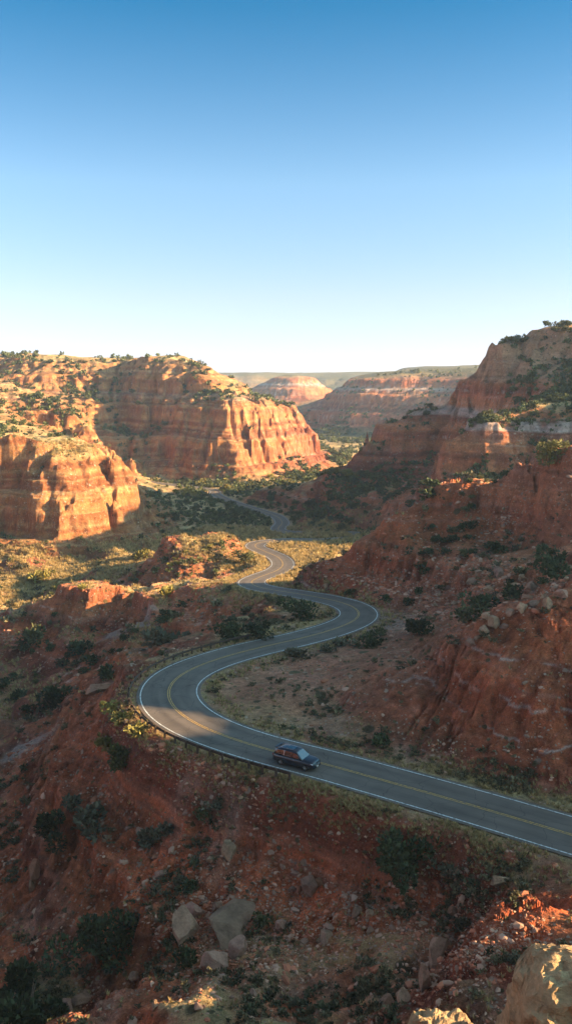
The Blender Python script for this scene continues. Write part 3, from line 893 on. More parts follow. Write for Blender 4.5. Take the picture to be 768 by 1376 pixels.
def simple(name, col, rough=.6, spec=.3, metal=0.0, noise=None, bump=None, coat=0.0):
    m = bpy.data.materials.new(name); m.use_nodes = True
    N, K = m.node_tree.nodes, m.node_tree.links
    b = N['Principled BSDF']
    b.inputs['Base Color'].default_value = (*col, 1); b.inputs['Roughness'].default_value = rough
    b.inputs['Specular IOR Level'].default_value = spec; b.inputs['Metallic'].default_value = metal
    b.inputs['Coat Weight'].default_value = coat
    if noise:
        sc, amt = noise
        g = N.new('ShaderNodeTexCoord'); n = N.new('ShaderNodeTexNoise'); n.inputs['Scale'].default_value = sc; n.inputs['Detail'].default_value = 6
        K.new(g.outputs['Object'], n.inputs['Vector'])
        mr = N.new('ShaderNodeMapRange'); mr.inputs[1].default_value = .3; mr.inputs[2].default_value = .7; mr.inputs[3].default_value = 1 - amt; mr.inputs[4].default_value = 1 + amt
        K.new(n.outputs['Fac'], mr.inputs[0])
        vm = N.new('ShaderNodeVectorMath'); vm.operation = 'SCALE'; vm.inputs[0].default_value = col
        K.new(mr.outputs[0], vm.inputs['Scale']); K.new(vm.outputs[0], b.inputs['Base Color'])
        if bump:
            bp = N.new('ShaderNodeBump'); bp.inputs['Strength'].default_value = .8; bp.inputs['Distance'].default_value = bump
            K.new(n.outputs['Fac'], bp.inputs['Height']); K.new(bp.outputs[0], b.inputs['Normal'])
    return m


def asphalt():
    m = bpy.data.materials.new('asphalt'); m.use_nodes = True
    N, K = m.node_tree.nodes, m.node_tree.links
    b = N['Principled BSDF']; b.inputs['Roughness'].default_value = .82; b.inputs['Specular IOR Level'].default_value = .3
    uv = N.new('ShaderNodeUVMap'); uv.uv_map = 'UVMap'
    sp = N.new('ShaderNodeSeparateXYZ'); K.new(uv.outputs[0], sp.inputs[0])
    # wheel tracks: polished pale bands across the width
    wv = N.new('ShaderNodeMath'); wv.operation = 'MULTIPLY'; wv.inputs[1].default_value = 8 * math.pi
    K.new(sp.outputs[0], wv.inputs[0])
    cs = N.new('ShaderNodeMath'); cs.operation = 'COSINE'; K.new(wv.outputs[0], cs.inputs[0])
    geo = N.new('ShaderNodeNewGeometry')
    cmb = N.new('ShaderNodeCombineXYZ'); s1 = N.new('ShaderNodeMath'); s1.operation = 'MULTIPLY'; s1.inputs[1].default_value = 9
    s2 = N.new('ShaderNodeMath'); s2.operation = 'MULTIPLY'; s2.inputs[1].default_value = .06
    K.new(sp.outputs[0], s1.inputs[0]); K.new(sp.outputs[1], s2.inputs[0]); K.new(s1.outputs[0], cmb.inputs[0]); K.new(s2.outputs[0], cmb.inputs[1])
    n0 = N.new('ShaderNodeTexNoise'); n0.inputs['Scale'].default_value = 1.0; n0.inputs['Detail'].default_value = 5; K.new(cmb.outputs[0], n0.inputs['Vector'])
    n1 = N.new('ShaderNodeTexNoise'); n1.inputs['Scale'].default_value = .35; n1.inputs['Detail'].default_value = 6; K.new(geo.outputs['Position'], n1.inputs['Vector'])
    n2 = N.new('ShaderNodeTexNoise'); n2.inputs['Scale'].default_value = 14; n2.inputs['Detail'].default_value = 3; K.new(geo.outputs['Position'], n2.inputs['Vector'])
    vo = N.new('ShaderNodeTexVoronoi'); vo.feature = 'DISTANCE_TO_EDGE'; vo.inputs['Scale'].default_value = .22; 
    wa = N.new('ShaderNodeVectorMath'); wa.operation = 'MULTIPLY_ADD'; K.new(n1.outputs['Color'], wa.inputs[0]); wa.inputs[1].default_value = (3, 3, 3); K.new(geo.outputs['Position'], wa.inputs[2])
    K.new(wa.outputs[0], vo.inputs['Vector'])
    ck = N.new('ShaderNodeMapRange'); ck.inputs[1].default_value = .004; ck.inputs[2].default_value = .013; ck.inputs[3].default_value = .64; ck.inputs[4].default_value = 1.0
    K.new(vo.outputs['Distance'], ck.inputs[0])

    def ma(a, mul, add):
        x = N.new('ShaderNodeMath'); x.operation = 'MULTIPLY_ADD'; K.new(a, x.inputs[0]); x.inputs[1].default_value = mul
        if isinstance(add, float): x.inputs[2].default_value = add
        else: K.new(add, x.inputs[2])
        return x.outputs[0]
    t = ma(cs.outputs[0], -.10, 1.0)
    t = ma(n0.outputs['Fac'], .85, ma(n1.outputs['Fac'], .75, ma(n2.outputs['Fac'], .3, ma(t, 1.0, -.95))))
    mu = N.new('ShaderNodeMath'); mu.operation = 'MULTIPLY'; K.new(t, mu.inputs[0]); K.new(ck.outputs[0], mu.inputs[1])
    vm = N.new('ShaderNodeVectorMath'); vm.operation = 'SCALE'; vm.inputs[0].default_value = (.118, .092, .076); K.new(mu.outputs[0], vm.inputs['Scale'])
    # dust from the verge creeping over the edge
    ed = N.new('ShaderNodeMath'); ed.operation = 'SUBTRACT'; ed.inputs[1].default_value = .5; K.new(sp.outputs[0], ed.inputs[0])
    ab = N.new('ShaderNodeMath'); ab.operation = 'ABSOLUTE'; K.new(ed.outputs[0], ab.inputs[0])
    e2 = ma(n1.outputs['Fac'], .10, ab.outputs[0])
    er = N.new('ShaderNodeMapRange'); er.inputs[1].default_value = .50; er.inputs[2].default_value = .57; er.inputs[3].default_value = 0; er.inputs[4].default_value = .65
    K.new(e2, er.inputs[0])
    mx = N.new('ShaderNodeMix'); mx.data_type = 'RGBA'; K.new(er.outputs[0], mx.inputs[0]); K.new(vm.outputs[0], mx.inputs[6]); mx.inputs[7].default_value = (.22, .14, .10, 1)
    K.new(mx.outputs[2], b.inputs['Base Color'])
    bp = N.new('ShaderNodeBump'); bp.inputs['Strength'].default_value = .25; bp.inputs['Distance'].default_value = .02; K.new(n2.outputs['Fac'], bp.inputs['Height']); K.new(bp.outputs[0], b.inputs['Normal'])
    return m


def paint(name, col):
    m = simple(name, col, .65, .25)
    N, K = m.node_tree.nodes, m.node_tree.links
    g = N.new('ShaderNodeNewGeometry'); n = N.new('ShaderNodeTexNoise'); n.inputs['Scale'].default_value = 3.5; n.inputs['Detail'].default_value = 7; K.new(g.outputs['Position'], n.inputs['Vector'])
    mr = N.new('ShaderNodeMapRange'); mr.inputs[1].default_value = .44; mr.inputs[2].default_value = .72; K.new(n.outputs['Fac'], mr.inputs[0])
    mx = N.new('ShaderNodeMix'); mx.data_type = 'RGBA'; K.new(mr.outputs[0], mx.inputs[0]); mx.inputs[6].default_value = (*col, 1); mx.inputs[7].default_value = (.12, .105, .095, 1)
    K.new(mx.outputs[2], N['Principled BSDF'].inputs['Base Color'])
    return m


MA = asphalt()
road = ribbon('road', lambda h: -h - .55, lambda h: h + .55, 0.0, MA)
MW, MYL = paint('white_paint', (.62, .62, .60)), paint('yellow_paint', (.50, .29, .07))
ribbon('edge_line', lambda h: -h - .07, lambda h: -h + .09, .008, MW)
ribbon('edge_line', lambda h: h - .09, lambda h: h + .07, .008, MW)
ribbon('centre_line', -.20, -.07, .008, MYL)
ribbon('centre_line', .07, .20, .008, MYL)
# ------------------------------------------------------------------ meshes from arrays, plants, stones
def mesh_np(name, V, Fq, mats, mi=None, smooth=False, col=None):
    """V (n,3); Fq (m,k) faces of one size"""
    me = bpy.data.meshes.new(name)
    k = Fq.shape[1]; m = len(Fq)
    me.vertices.add(len(V)); me.vertices.foreach_set('co', np.asarray(V, F32).ravel())
    me.loops.add(m * k); me.loops.foreach_set('vertex_index', np.asarray(Fq, np.int32).ravel())
    me.polygons.add(m); me.polygons.foreach_set('loop_start', np.arange(0, m * k, k, dtype=np.int32)); me.polygons.foreach_set('loop_total', np.full(m, k, np.int32))
    me.polygons.foreach_set('use_smooth', np.full(m, smooth))
    if mi is not None: me.polygons.foreach_set('material_index', np.asarray(mi, np.int32))
    me.update(calc_edges=True)
    if col is not None:
        ca = me.color_attributes.new('tint', 'FLOAT_COLOR', 'POINT')
        ca.data.foreach_set('color', np.c_[col, np.ones(len(V))].astype(F32).ravel())
    for q in mats: me.materials.append(q)
    return me


def add(name, me, parent=None, loc=None, rot=None, scale=None):
    o = bpy.data.objects.new(name, me); COL.objects.link(o)
    if parent is not None: o.parent = parent
    if loc is not None: o.location = loc
    if rot is not None: o.rotation_euler = rot
    if scale is not None: o.scale = scale
    return o


def tag(o, label=None, cat=None, group=None, kind=None):
    for k, v in (('label', label), ('category', cat), ('group', group), ('kind', kind)):
        if v: o[k] = v
    return o


def tint_mat(name, rough=.8, trans=0.0, base=(1, 1, 1)):
    m = bpy.data.materials.new(name); m.use_nodes = True
    N, K = m.node_tree.nodes, m.node_tree.links
    b = N['Principled BSDF']; b.inputs['Roughness'].default_value = rough; b.inputs['Specular IOR Level'].default_value = .2
    a = N.new('ShaderNodeAttribute'); a.attribute_name = 'tint'
    oi = N.new('ShaderNodeObjectInfo')
    mr = N.new('ShaderNodeMapRange'); mr.inputs[3].default_value = .75; mr.inputs[4].default_value = 1.3; K.new(oi.outputs['Random'], mr.inputs[0])
    vm = N.new('ShaderNodeVectorMath'); vm.operation = 'SCALE'; K.new(a.outputs['Color'], vm.inputs[0]); K.new(mr.outputs[0], vm.inputs['Scale'])
    K.new(vm.outputs[0], b.inputs['Base Color'])
    if trans:
        t = N.new('ShaderNodeBsdfTranslucent'); K.new(vm.outputs[0], t.inputs['Color'])
        mx = N.new('ShaderNodeMixShader'); mx.inputs[0].default_value = trans
        K.new(b.outputs[0], mx.inputs[1]); K.new(t.outputs[0], mx.inputs[2]); K.new(mx.outputs[0], N['Material Output'].inputs['Surface'])
    return m


M_LEAF = tint_mat('juniper_leaf', .75, .18)
M_GRASS = tint_mat('dry_grass_blade', .8, .35)
M_BARK = simple('juniper_bark', (.16, .105, .075), .9, .1, noise=(6, .4))


def stone_mat(name, col, lay=0.0):
    m = bpy.data.materials.new(name); m.use_nodes = True
    N, K = m.node_tree.nodes, m.node_tree.links
    b = N['Principled BSDF']; b.inputs['Roughness'].default_value = .9; b.inputs['Specular IOR Level'].default_value = .15
    t = N.new('ShaderNodeTexCoord'); oi = N.new('ShaderNodeObjectInfo')
    ad = N.new('ShaderNodeVectorMath'); ad.operation = 'ADD'; K.new(t.outputs['Object'], ad.inputs[0])
    rv = N.new('ShaderNodeVectorMath'); rv.operation = 'SCALE'; rv.inputs[0].default_value = (31, 17, 23); K.new(oi.outputs['Random'], rv.inputs['Scale']); K.new(rv.outputs[0], ad.inputs[1])
    mp = N.new('ShaderNodeMapping'); mp.inputs['Scale'].default_value = (1, 1, 1 + lay * 3); K.new(ad.outputs[0], mp.inputs[0])
    n = N.new('ShaderNodeTexNoise'); n.inputs['Scale'].default_value = 1.6; n.inputs['Detail'].default_value = 10; n.inputs['Roughness'].default_value = .68; K.new(mp.outputs[0], n.inputs['Vector'])
    n2 = N.new('ShaderNodeTexNoise'); n2.inputs['Scale'].default_value = 9; n2.inputs['Detail'].default_value = 6; n2.inputs['Roughness'].default_value = .7; K.new(mp.outputs[0], n2.inputs['Vector'])
    r = N.new('ShaderNodeValToRGB')
    e = r.color_ramp.elements
    e[0].position = .30; e[0].color = (*[c * .52 for c in col], 1)
    e[1].position = .70; e[1].color = (*[min(.75, c * 1.28) for c in col], 1)
    q = e.new(.5); q.color = (*col, 1)
    K.new(n.outputs['Fac'], r.inputs[0])
    mr = N.new('ShaderNodeMapRange'); mr.inputs[1].default_value = .3; mr.inputs[2].default_value = .7; mr.inputs[3].default_value = .78; mr.inputs[4].default_value = 1.2; K.new(n2.outputs['Fac'], mr.inputs[0])
    mo = N.new('ShaderNodeMapRange'); mo.inputs[3].default_value = .8; mo.inputs[4].default_value = 1.2; K.new(oi.outputs['Random'], mo.inputs[0])
    mu = N.new('ShaderNodeMath'); mu.operation = 'MULTIPLY'; K.new(mr.outputs[0], mu.inputs[0]); K.new(mo.outputs[0], mu.inputs[1])
    vm = N.new('ShaderNodeVectorMath'); vm.operation = 'SCALE'; K.new(r.outputs[0], vm.inputs[0]); K.new(mu.outputs[0], vm.inputs['Scale']); K.new(vm.outputs[0], b.inputs['Base Color'])
    mh = N.new('ShaderNodeMath'); mh.operation = 'MULTIPLY_ADD'; mh.inputs[1].default_value = .35; K.new(n2.outputs['Fac'], mh.inputs[0]); K.new(n.outputs['Fac'], mh.inputs[2])
    bp = N.new('ShaderNodeBump'); bp.inputs['Strength'].default_value = .9; bp.inputs['Distance'].default_value = .22; K.new(mh.outputs[0], bp.inputs['Height']); K.new(bp.outputs[0], b.inputs['Normal'])
    return m


M_TAN, M_PINK, M_GREY, M_RUST = stone_mat('tan_sandstone', (.34, .205, .122)), stone_mat('pink_sandstone', (.30, .162, .112)), stone_mat('grey_limestone', (.30, .170, .108)), stone_mat('rusty_sandstone', (.33, .15, .085))
M_SLAB = stone_mat('slab_limestone', (.24, .15, .098))
M_LEDGE = stone_mat('layered_sandstone', (.50, .315, .165), .8)


def juniper(seed, h, w, n, leaf, tone=(.050, .058, .026), yellow=0.0, sparse=0.0):
    """crown of leaf sprays spread over uneven lobes; unit: metres, base at the origin"""
    r = np.random.default_rng(seed)
    k = r.integers(6, 10)
    lob = np.c_[r.normal(0, .27 * w, k), r.normal(0, .27 * w, k), r.uniform(.22, .78, k) * h]
    rad = r.uniform(.20, .36, k) * w * np.where(lob[:, 2] > .6 * h, .8, 1.05)
    li = r.integers(0, k, n)
    d = r.normal(size=(n, 3)); d /= np.linalg.norm(d, axis=1)[:, None]
    rr = r.uniform(.45, 1.06, n) ** .6
    c = lob[li] + d * (rad[li] * rr)[:, None] * np.array([1, 1, .9 * h / max(w, .1)]) ** .5
    c[:, 2] = np.maximum(c[:, 2], .05 * h + .12 * r.random(n) * h)
    up = d * .7 + np.array([0, 0, .5]) + r.normal(0, .45, (n, 3)); up /= np.linalg.norm(up, axis=1)[:, None]
    sd = np.cross(up, r.normal(size=(n, 3))); sd /= np.linalg.norm(sd, axis=1)[:, None]
    s = leaf * r.uniform(.55, 1.5, n)[:, None]
    V = np.stack([c - sd * s * .45, c + sd * s * .45, c + up * s * 1.2 + sd * s * .12, c + up * s * .9 - sd * s * .25], 1).reshape(-1, 3)
    Fq = np.arange(4 * n).reshape(n, 4)
    t = np.array(tone) * r.uniform(.6, 1.6, n)[:, None] * (r.uniform(.75, 1.25, k)[li])[:, None]
    if yellow: t = t * (1 - yellow) + np.array([.32, .25, .06]) * yellow * r.uniform(.5, 1.4, n)[:, None]  # sun on foliage painted as yellow leaf colour; also serves yellowish plants
    return V, Fq, np.repeat(t, 4, 0)


def stems(seed, h, w):
    r = np.random.default_rng(seed)
    bm = bmesh.new()
    for k in range(5):
        a = r.uniform(0, 6.28); l = r.uniform(.5, .8) * h; tilt = r.uniform(.1, .5)
        p0 = Vector((0, 0, -.25)); pts = [p0]
        for i in range(1, 5):
            f = i / 4
            pts.append(Vector((math.cos(a) * tilt * w * .6 * f ** 1.3 + r.normal(0, .03), math.sin(a) * tilt * w * .6 * f ** 1.3 + r.normal(0, .03), l * f)))
        prev = None
        for i, p in enumerate(pts):
            rad_ = .085 * h / 2.2 * (1 - .2 * i)
            ring = [bm.verts.new(p + Vector((math.cos(q) * rad_, math.sin(q) * rad_, 0))) for q in np.linspace(0, 6.283, 6, endpoint=False)]
            if prev:
                for j in range(6): bm.faces.new((prev[j], prev[(j + 1) % 6], ring[(j + 1) % 6], ring[j]))
            prev = ring
    me = bpy.data.meshes.new('trunk'); bm.to_mesh(me); bm.free(); me.materials.append(M_BARK)
    return me


def rock_arrays(seed, sub=2, cuts=9, rough=.10, lay=0.0):
    r = np.random.default_rng(seed)
    bm = bmesh.new(); bmesh.ops.create_icosphere(bm, subdivisions=sub, radius=1.0)
    V = np.array([v.co[:] for v in bm.verts]); Fq = np.array([[v.index for v in f.verts] for f in bm.faces]); bm.free()
    for _ in range(cuts):
        n = r.normal(size=3); n /= np.linalg.norm(n); d = r.uniform(.36, .74)
        e = V @ n - d
        V = V - np.outer(np.maximum(e, 0), n) * .97
    V = V * (1 + rough * fbm(V[:, 0] * 2.3 + seed, V[:, 1] * 2.3 + V[:, 2] * 1.7, 3, seed))[:, None]
    if lay: V[:, :2] *= (1 + lay * noise1(V[:, 2] * 7, seed))[:, None]
    return V, Fq


# ---- junipers with trunk and crown (the large near ones)
def big_juniper(px, py, wpx, hpx, label, seed, tone=(.050, .058, .026), yellow=0.0, group='large junipers near the road', n=1500):
    p = at(px, py)
    d = math.hypot(p[0], p[1]); m = d / FPX * 1.02
    w_, h_ = wpx * m, hpx * m * 1.08
    t = bpy.data.objects.new('juniper_tree', None); COL.objects.link(t); t.location = (p[0], p[1], p[2] - .12)
    tag(t, label, 'tree', group)
    V, Fq, c = juniper(seed, h_, w_, n, .055 * w_ + .09, tone, yellow)
    add('crown', mesh_np('crown', V, Fq, [M_LEAF], col=c), t)
    add('trunk', stems(seed, h_, w_), t)
    return t


DG, OL = (.046, .056, .024), (.085, .083, .036)
BIG = [
    (166, 1034, 36, 40, 'dark green juniper with yellow sun tint on the sunlit slope below the wide bend', DG, .10),
    (80, 1126, 40, 40, 'dark round juniper alone on the red slope at far left below the road', DG, 0),
    (133, 1292, 66, 74, 'largest dark juniper low on the shaded slope, above the red mound', DG, 0),
    (40, 1372, 84, 66, 'dark juniper in the bottom left corner of the slope', DG, 0),
    (532, 1180, 62, 66, 'tall dark juniper in the red gully just below the straight road', DG, 0),
    (562, 853, 30, 24, 'dark juniper on the dirt above the second bend, right of the smaller one', DG, 0),
    (499, 870, 22, 22, 'small dark juniper beside the gravel turnout outside the second bend', DG, 0),
    (403, 833, 36, 26, 'dark juniper on the point of land inside the second bend', DG, 0),
    (308, 861, 32, 24, 'dark juniper behind the far end of the guardrail', DG, 0),
    (350, 856, 28, 20, 'dark juniper just past the guardrail end, next to the road', DG, 0),
    (70, 954, 46, 34, 'broad dark juniper beside the dry wash at left', DG, 0),
    (737, 624, 36, 30, 'olive juniper with sunlit top on the crest of the right ridge', OL, .25),
    (742, 776, 44, 34, 'dark juniper in the hollow behind the boulders at far right', DG, 0),
    (330, 758, 20, 17, 'sunlit green juniper on the mound beside the third bend', OL, .12),
]
for i, (px, py, a, b, lab, tone, yel) in enumerate(BIG):
    big_juniper(px, py, a, b, lab, 300 + i, tone, yel, n=1900 if a > 50 else 1100)

# ---- shrubs, one object each
SHV = []
for k in range(6):
    V, Fq, c = juniper(500 + k, 1.0, 1.15, 330, .15, DG if k < 4 else OL)
    SHV.append(mesh_np('shrub_crown', V, Fq, [M_LEAF], col=c))
SAGE = []
for k in range(3):
    V, Fq, c = juniper(551 + k, .7, 1.15, 320, .16, (.115, .105, .065))
    SAGE.append(mesh_np('sagebrush_crown', V, Fq, [M_LEAF], col=c))
LIT = []
for k in range(3):
    V, Fq, c = juniper(560 + k, .8, 1.1, 300, .16, (.12, .115, .04), .55)
    LIT.append(mesh_np('rabbitbrush_crown', V, Fq, [M_LEAF], col=c))
NSHRUB = 0
TAKEN = []


def shrub(p, size, label, group, fam=SHV, name='shrub', cat='shrub', k=None):
    global NSHRUB
    me = fam[(k if k is not None else NSHRUB) % len(fam)]
    o = add(name, me, None, (p[0], p[1], p[2] - .06 * size), (0, 0, random.uniform(0, 6.28)), (size * random.uniform(.9, 1.25), size * random.uniform(.9, 1.25), size * random.uniform(.8, 1.15)))
    tag(o, label, cat, group); NSHRUB += 1
    return o


NOTED = [  # photo px, base py, width px, label, family
    (123, 892, 19, 'small dark shrub on the pale slope left of the wide bend', SHV),
    (145, 912, 22, 'dark shrub at the foot of the red spur left of the guardrail', SHV),
    (212, 868, 44, 'wide grey green sagebrush on the dark red spur behind the guardrail', SAGE),
    (396, 880, 24, 'low grey green shrub at the inner edge of the road between the bends', SAGE),
    (460, 868, 20, 'low grey shrub below the gravel turnout', SAGE),
    (436, 876, 18, 'low grey shrub on the pink dirt between the two bends', SAGE),
    (6, 922, 14, 'dark shrub at the left edge of the photo by the wash', SHV),
    (24, 940, 18, 'dark shrub in the dry wash at the far left', SHV),
    (32, 962, 20, 'low dark shrub at the near end of the dry wash', SHV),
    (100, 880, 24, 'dark shrub below the white clay patch', SHV),
    (45, 868, 30, 'olive shrub on the shaded ridge at far left', SHV),
    (625, 838, 26, 'dark shrub above the near bank, lowest of the hollow', SHV),
    (650, 818, 30, 'dark shrub in the hollow above the near bank', SHV),
    (690, 806, 24, 'dark shrub between the tan boulders and the right ridge', SHV),
    (668, 742, 18, 'dark shrub under the long cliff of the right ridge', SHV),
    (509, 1004, 22, 'dark shrub at the foot of the near red bank beside the road', SHV),
    (145, 1005, 22, 'bright yellow rabbitbrush on the sunlit shoulder below the guardrail', LIT),
    (160, 975, 26, 'golden bush lit by the sun just outside the guardrail', LIT),
    (182, 985, 24, 'golden sunlit bush against the guardrail posts of the wide bend', LIT),
    (152, 958, 22, 'golden bush topmost on the sunlit shoulder of the wide bend', LIT),
    (226, 800, 22, 'sunlit bush on the bright crest beyond the wide bend', LIT),
    (55, 782, 24, 'bright green bush on the sunlit valley floor at left', LIT),
    (187, 752, 18, 'round bright bush in the sunlit valley left of the mound', LIT),
    (118, 1110, 46, 'grey green sagebrush beside the dark juniper on the lower slope', SAGE),
    (205, 1128, 34, 'dull green shrub in the middle of the red slope', SAGE),
    (290, 1085, 22, 'dark shrub on the slope below the guardrail end', SAGE),
    (225, 1120, 26, 'grey shrub on the stony slope under the wide bend', SAGE),
    (253, 1196, 20, 'small dark shrub above the layered boulder', SHV),
    (245, 1185, 20, 'small dull shrub in the pale rubble streak', SAGE),
    (276, 1098, 18, 'small dark shrub in the gully under the guardrail', SHV),
    (560, 1150, 34, 'low dark shrub on the verge under the straight road', SHV),
    (600, 1172, 30, 'dry olive shrub near the pale slab below the road', SAGE),
    (620, 1245, 26, 'grey shrub beside the pale curved ledge', SAGE),
    (255, 1300, 30, 'green shrub behind the pink boulder pair', SHV),
    (352, 1245, 26, 'dark grey shrub right of the grey slab', SHV),
    (100, 1085, 24, 'dull shrub above the dark juniper at left', SAGE),
    (690, 1290, 24, 'small shrub under the red mound', SAGE),
    (470, 800, 12, 'tiny dark shrub at the foot of the ridge nose by the road', SHV),
    (520, 806, 12, 'tiny dark shrub above the road on the ridge nose', SHV),
    (545, 815, 14, 'small dark shrub at the upper corner of the second bend', SHV),
]
for px, py, wpx, lab, fam in NOTED:
    p = at(px, py); d = math.hypot(p[0], p[1])
    shrub(p, wpx * d / FPX / 1.15, lab, 'bushes near the road', fam, 'shrub' if fam is SHV else ('sagebrush' if fam is SAGE else 'rabbitbrush'))
    TAKEN.append((px, py))


def in_poly(px, py, poly):
    c = np.zeros(len(px), bool)
    n = len(poly)
    for i in range(n):
        x1, y1 = poly[i]; x2, y2 = poly[(i + 1) % n]
        m = ((y1 > py) != (y2 > py)) & (px < (x2 - x1) * (py - y1) / (y2 - y1 + 1e-9) + x1)
        c ^= m
    return c


VSL, VRD = TS[VI], TRD[VI]
BANK = (TX[VI] > 4) & (TY[VI] > 88) & (TY[VI] < 119) & (TZ[VI] > 1.4)


def scatter(poly, n, sizes, label, group, fam=SHV, name='shrub', maxslope=1.1, seed=1, dmin=0.9):
    r = np.random.default_rng(seed)
    m = in_poly(VPX, VPY, poly) & (VSL < maxslope) & (VRD > 1.5)
    idx = VI[m]
    if len(idx) == 0: return
    # clumped: a noise field thins the choice
    w_ = np.clip(fbm(TX[idx] / 22, TY[idx] / 22, 3, 130 + seed) + .35, .02, 1) * (np.hypot(TX[idx], TY[idx]) ** .0)
    pick = r.choice(len(idx), min(n * 3, len(idx)), replace=False, p=w_ / w_.sum())
    got = []
    for k in pick:
        i = idx[k]; p = np.array([TX[i], TY[i], TZ[i]]); s = r.uniform(*sizes)
        if any(abs(p[0] - q[0]) + abs(p[1] - q[1]) < dmin * (s + q[3]) * .6 for q in got): continue
        got.append((*p, s))
        shrub(p, s, label, group, fam, name)
        if len(got) >= n: break


scatter([(440, 650), (500, 625), (590, 645), (580, 680), (520, 690), (500, 720), (430, 715), (395, 690), (330, 660), (390, 650)], 46, (1.9, 3.6), 'small dark juniper on the shaded apron below the big right mesa', 'junipers on the apron of the right mesa', seed=1)
scatter([(640, 500), (768, 490), (768, 560), (640, 560), (560, 560)], 20, (1.8, 3.4), 'small dark juniper high on the steep slope of the right mesa', 'junipers on the upper slope of the right mesa', seed=2)
scatter([(672, 460), (735, 437), (768, 434), (768, 452), (690, 462)], 14, (2.0, 3.6), 'dark juniper along the flat top of the right mesa', 'junipers on top of the right mesa', seed=3, maxslope=2)
scatter([(200, 700), (240, 670), (330, 668), (365, 690), (355, 712), (280, 712)], 24, (1.9, 3.6), 'dark green bush on the shaded valley floor beside the far road', 'bushes beside the far road', seed=4)
scatter([(190, 650), (300, 645), (420, 640), (460, 625), (480, 640), (330, 660), (250, 668)], 30, (2.5, 5.0), 'bright green bush on the sunlit valley floor below the left promontory', 'sunlit bushes under the promontory', LIT, 'bush', seed=5)
scatter([(0, 482), (160, 487), (290, 490), (290, 500), (160, 500), (0, 498)], 22, (1.7, 3.4), 'small dark juniper on the rim of the left mesa', 'junipers on the rim of the left mesa', seed=6, maxslope=2)
scatter([(0, 500), (160, 505), (180, 560), (110, 540), (0, 545)], 16, (2.0, 3.8), 'dark juniper on the sunlit slope under the left rim', 'junipers on the slope under the left rim', seed=7, maxslope=1.5)
scatter([(120, 540), (200, 520), (300, 530), (200, 620), (180, 600)], 16, (2.5, 5.0), 'dark juniper in the shaded recess between the left buttes', 'junipers in the shaded recess', seed=8, maxslope=1.5)
scatter([(560, 700), (768, 730), (768, 770), (620, 830), (560, 820)], 24, (.9, 2.0), 'small dark shrub on the stony slope below the ridge cliff', 'shrubs on the slope of the right ridge', seed=9)
scatter([(620, 650), (768, 610), (768, 690), (620, 690)], 14, (.8, 1.8), 'small dark shrub on the slope above the ridge cliff', 'shrubs above the ridge cliff', seed=10)
scatter([(20, 830), (280, 800), (300, 850), (180, 900), (0, 930)], 22, (.9, 2.0), 'dark shrub on the shaded red ridges left of the road', 'shrubs on the shaded ridges at left', seed=11)
scatter([(0, 745), (200, 735), (330, 720), (330, 735), (150, 790), (0, 800)], 20, (.8, 1.9), 'golden bush on the sunlit flat between the left cliff and the road', 'sunlit bushes on the flat at left', LIT, 'bush', seed=12)
scatter([(330, 800), (430, 805), (440, 835), (340, 845)], 6, (.6, 1.2), 'low dull shrub on the red face inside the second bend', 'low shrubs inside the second bend', SAGE, 'sagebrush', seed=13)

# ---- dense scrub too many to count, beyond the named shrubs
def merge(temps, P, size, rz, tints=None, tilt=None):
    """copies of template arrays (V, F, col) as one set of arrays"""
    Vs, Fs, Cs = [], [], []; off = 0
    ti = rng.integers(0, len(temps), len(P))
    for t, (V, Fq, c) in enumerate(temps):
        q = np.where(ti == t)[0]
        if len(q) == 0: continue
        ca, sa = np.cos(rz[q]), np.sin(rz[q])
        X = V[None, :, 0] * ca[:, None] - V[None, :, 1] * sa[:, None]
        Y = V[None, :, 0] * sa[:, None] + V[None, :, 1] * ca[:, None]
        Z = np.broadcast_to(V[None, :, 2], X.shape)
        W_ = np.stack([X, Y, Z], 2) * size[q][:, None, None] + P[q][:, None]
        Vs.append(W_.reshape(-1, 3))
        Fs.append((Fq[None] + (np.arange(len(q)) * len(V))[:, None, None]).reshape(-1, Fq.shape[1]) + off)
        cc = np.broadcast_to(c[None], (len(q),) + c.shape)
        if tints is not None: cc = cc * tints[q][:, None]
        Cs.append(cc.reshape(-1, 3)); off += len(q) * len(V)
    return np.concatenate(Vs), np.concatenate(Fs), np.concatenate(Cs)


def pick_ground(n, weight, seed):
    r = np.random.default_rng(seed)
    w_ = np.maximum(weight, 0); w_ = w_ / w_.sum()
    k = r.choice(len(VI), n, replace=False, p=w_)
    i = VI[k]
    P = np.c_[TX[i], TY[i], TZ[i]]
    d = np.hypot(P[:, 0], P[:, 1])
    return k, P, d


VR = np.hypot(TX[VI], TY[VI]); VSC = TSC[VI]; VX, VY = TX[VI], TY[VI]
# far scrub: dots of juniper on slopes and plateaus
tmp = [juniper(600 + k, 1.0, 1.15, 34, .42, DG) for k in range(4)]
wgt = (VR > 260) * (VR < 1350) * (1 - .55 * (VX < 0) * (TZ[VI] > 38)) * (1 - .75 * (VR < 420) * (VX < 25)) * (1 - .5 * (VR < 560) * (VX < 10)) * (VSC ** 1.4) * (VRD > 2) * np.clip(fbm(VX / 60, VY / 60, 4, 140) + .35, .03, 1) * sstep(1.5, .8, VSL)
k, P, d = pick_ground(3800, wgt, 3)
size = rng.uniform(.7, 2.3, len(P)) * np.clip(d / 520, .6, 1.5)
P[:, 2] -= .1 * size
V, Fq, c = merge(tmp, P, size, rng.uniform(0, 6.28, len(P)), rng.uniform(.7, 1.9, (len(P), 1)) * np.array([1.15, 1.05, .95]))
tag(add('scrub', mesh_np('scrub', V, Fq, [M_LEAF], col=c)), 'dark juniper scrub dotting the canyon slopes and mesa tops', 'scrub', kind='stuff')
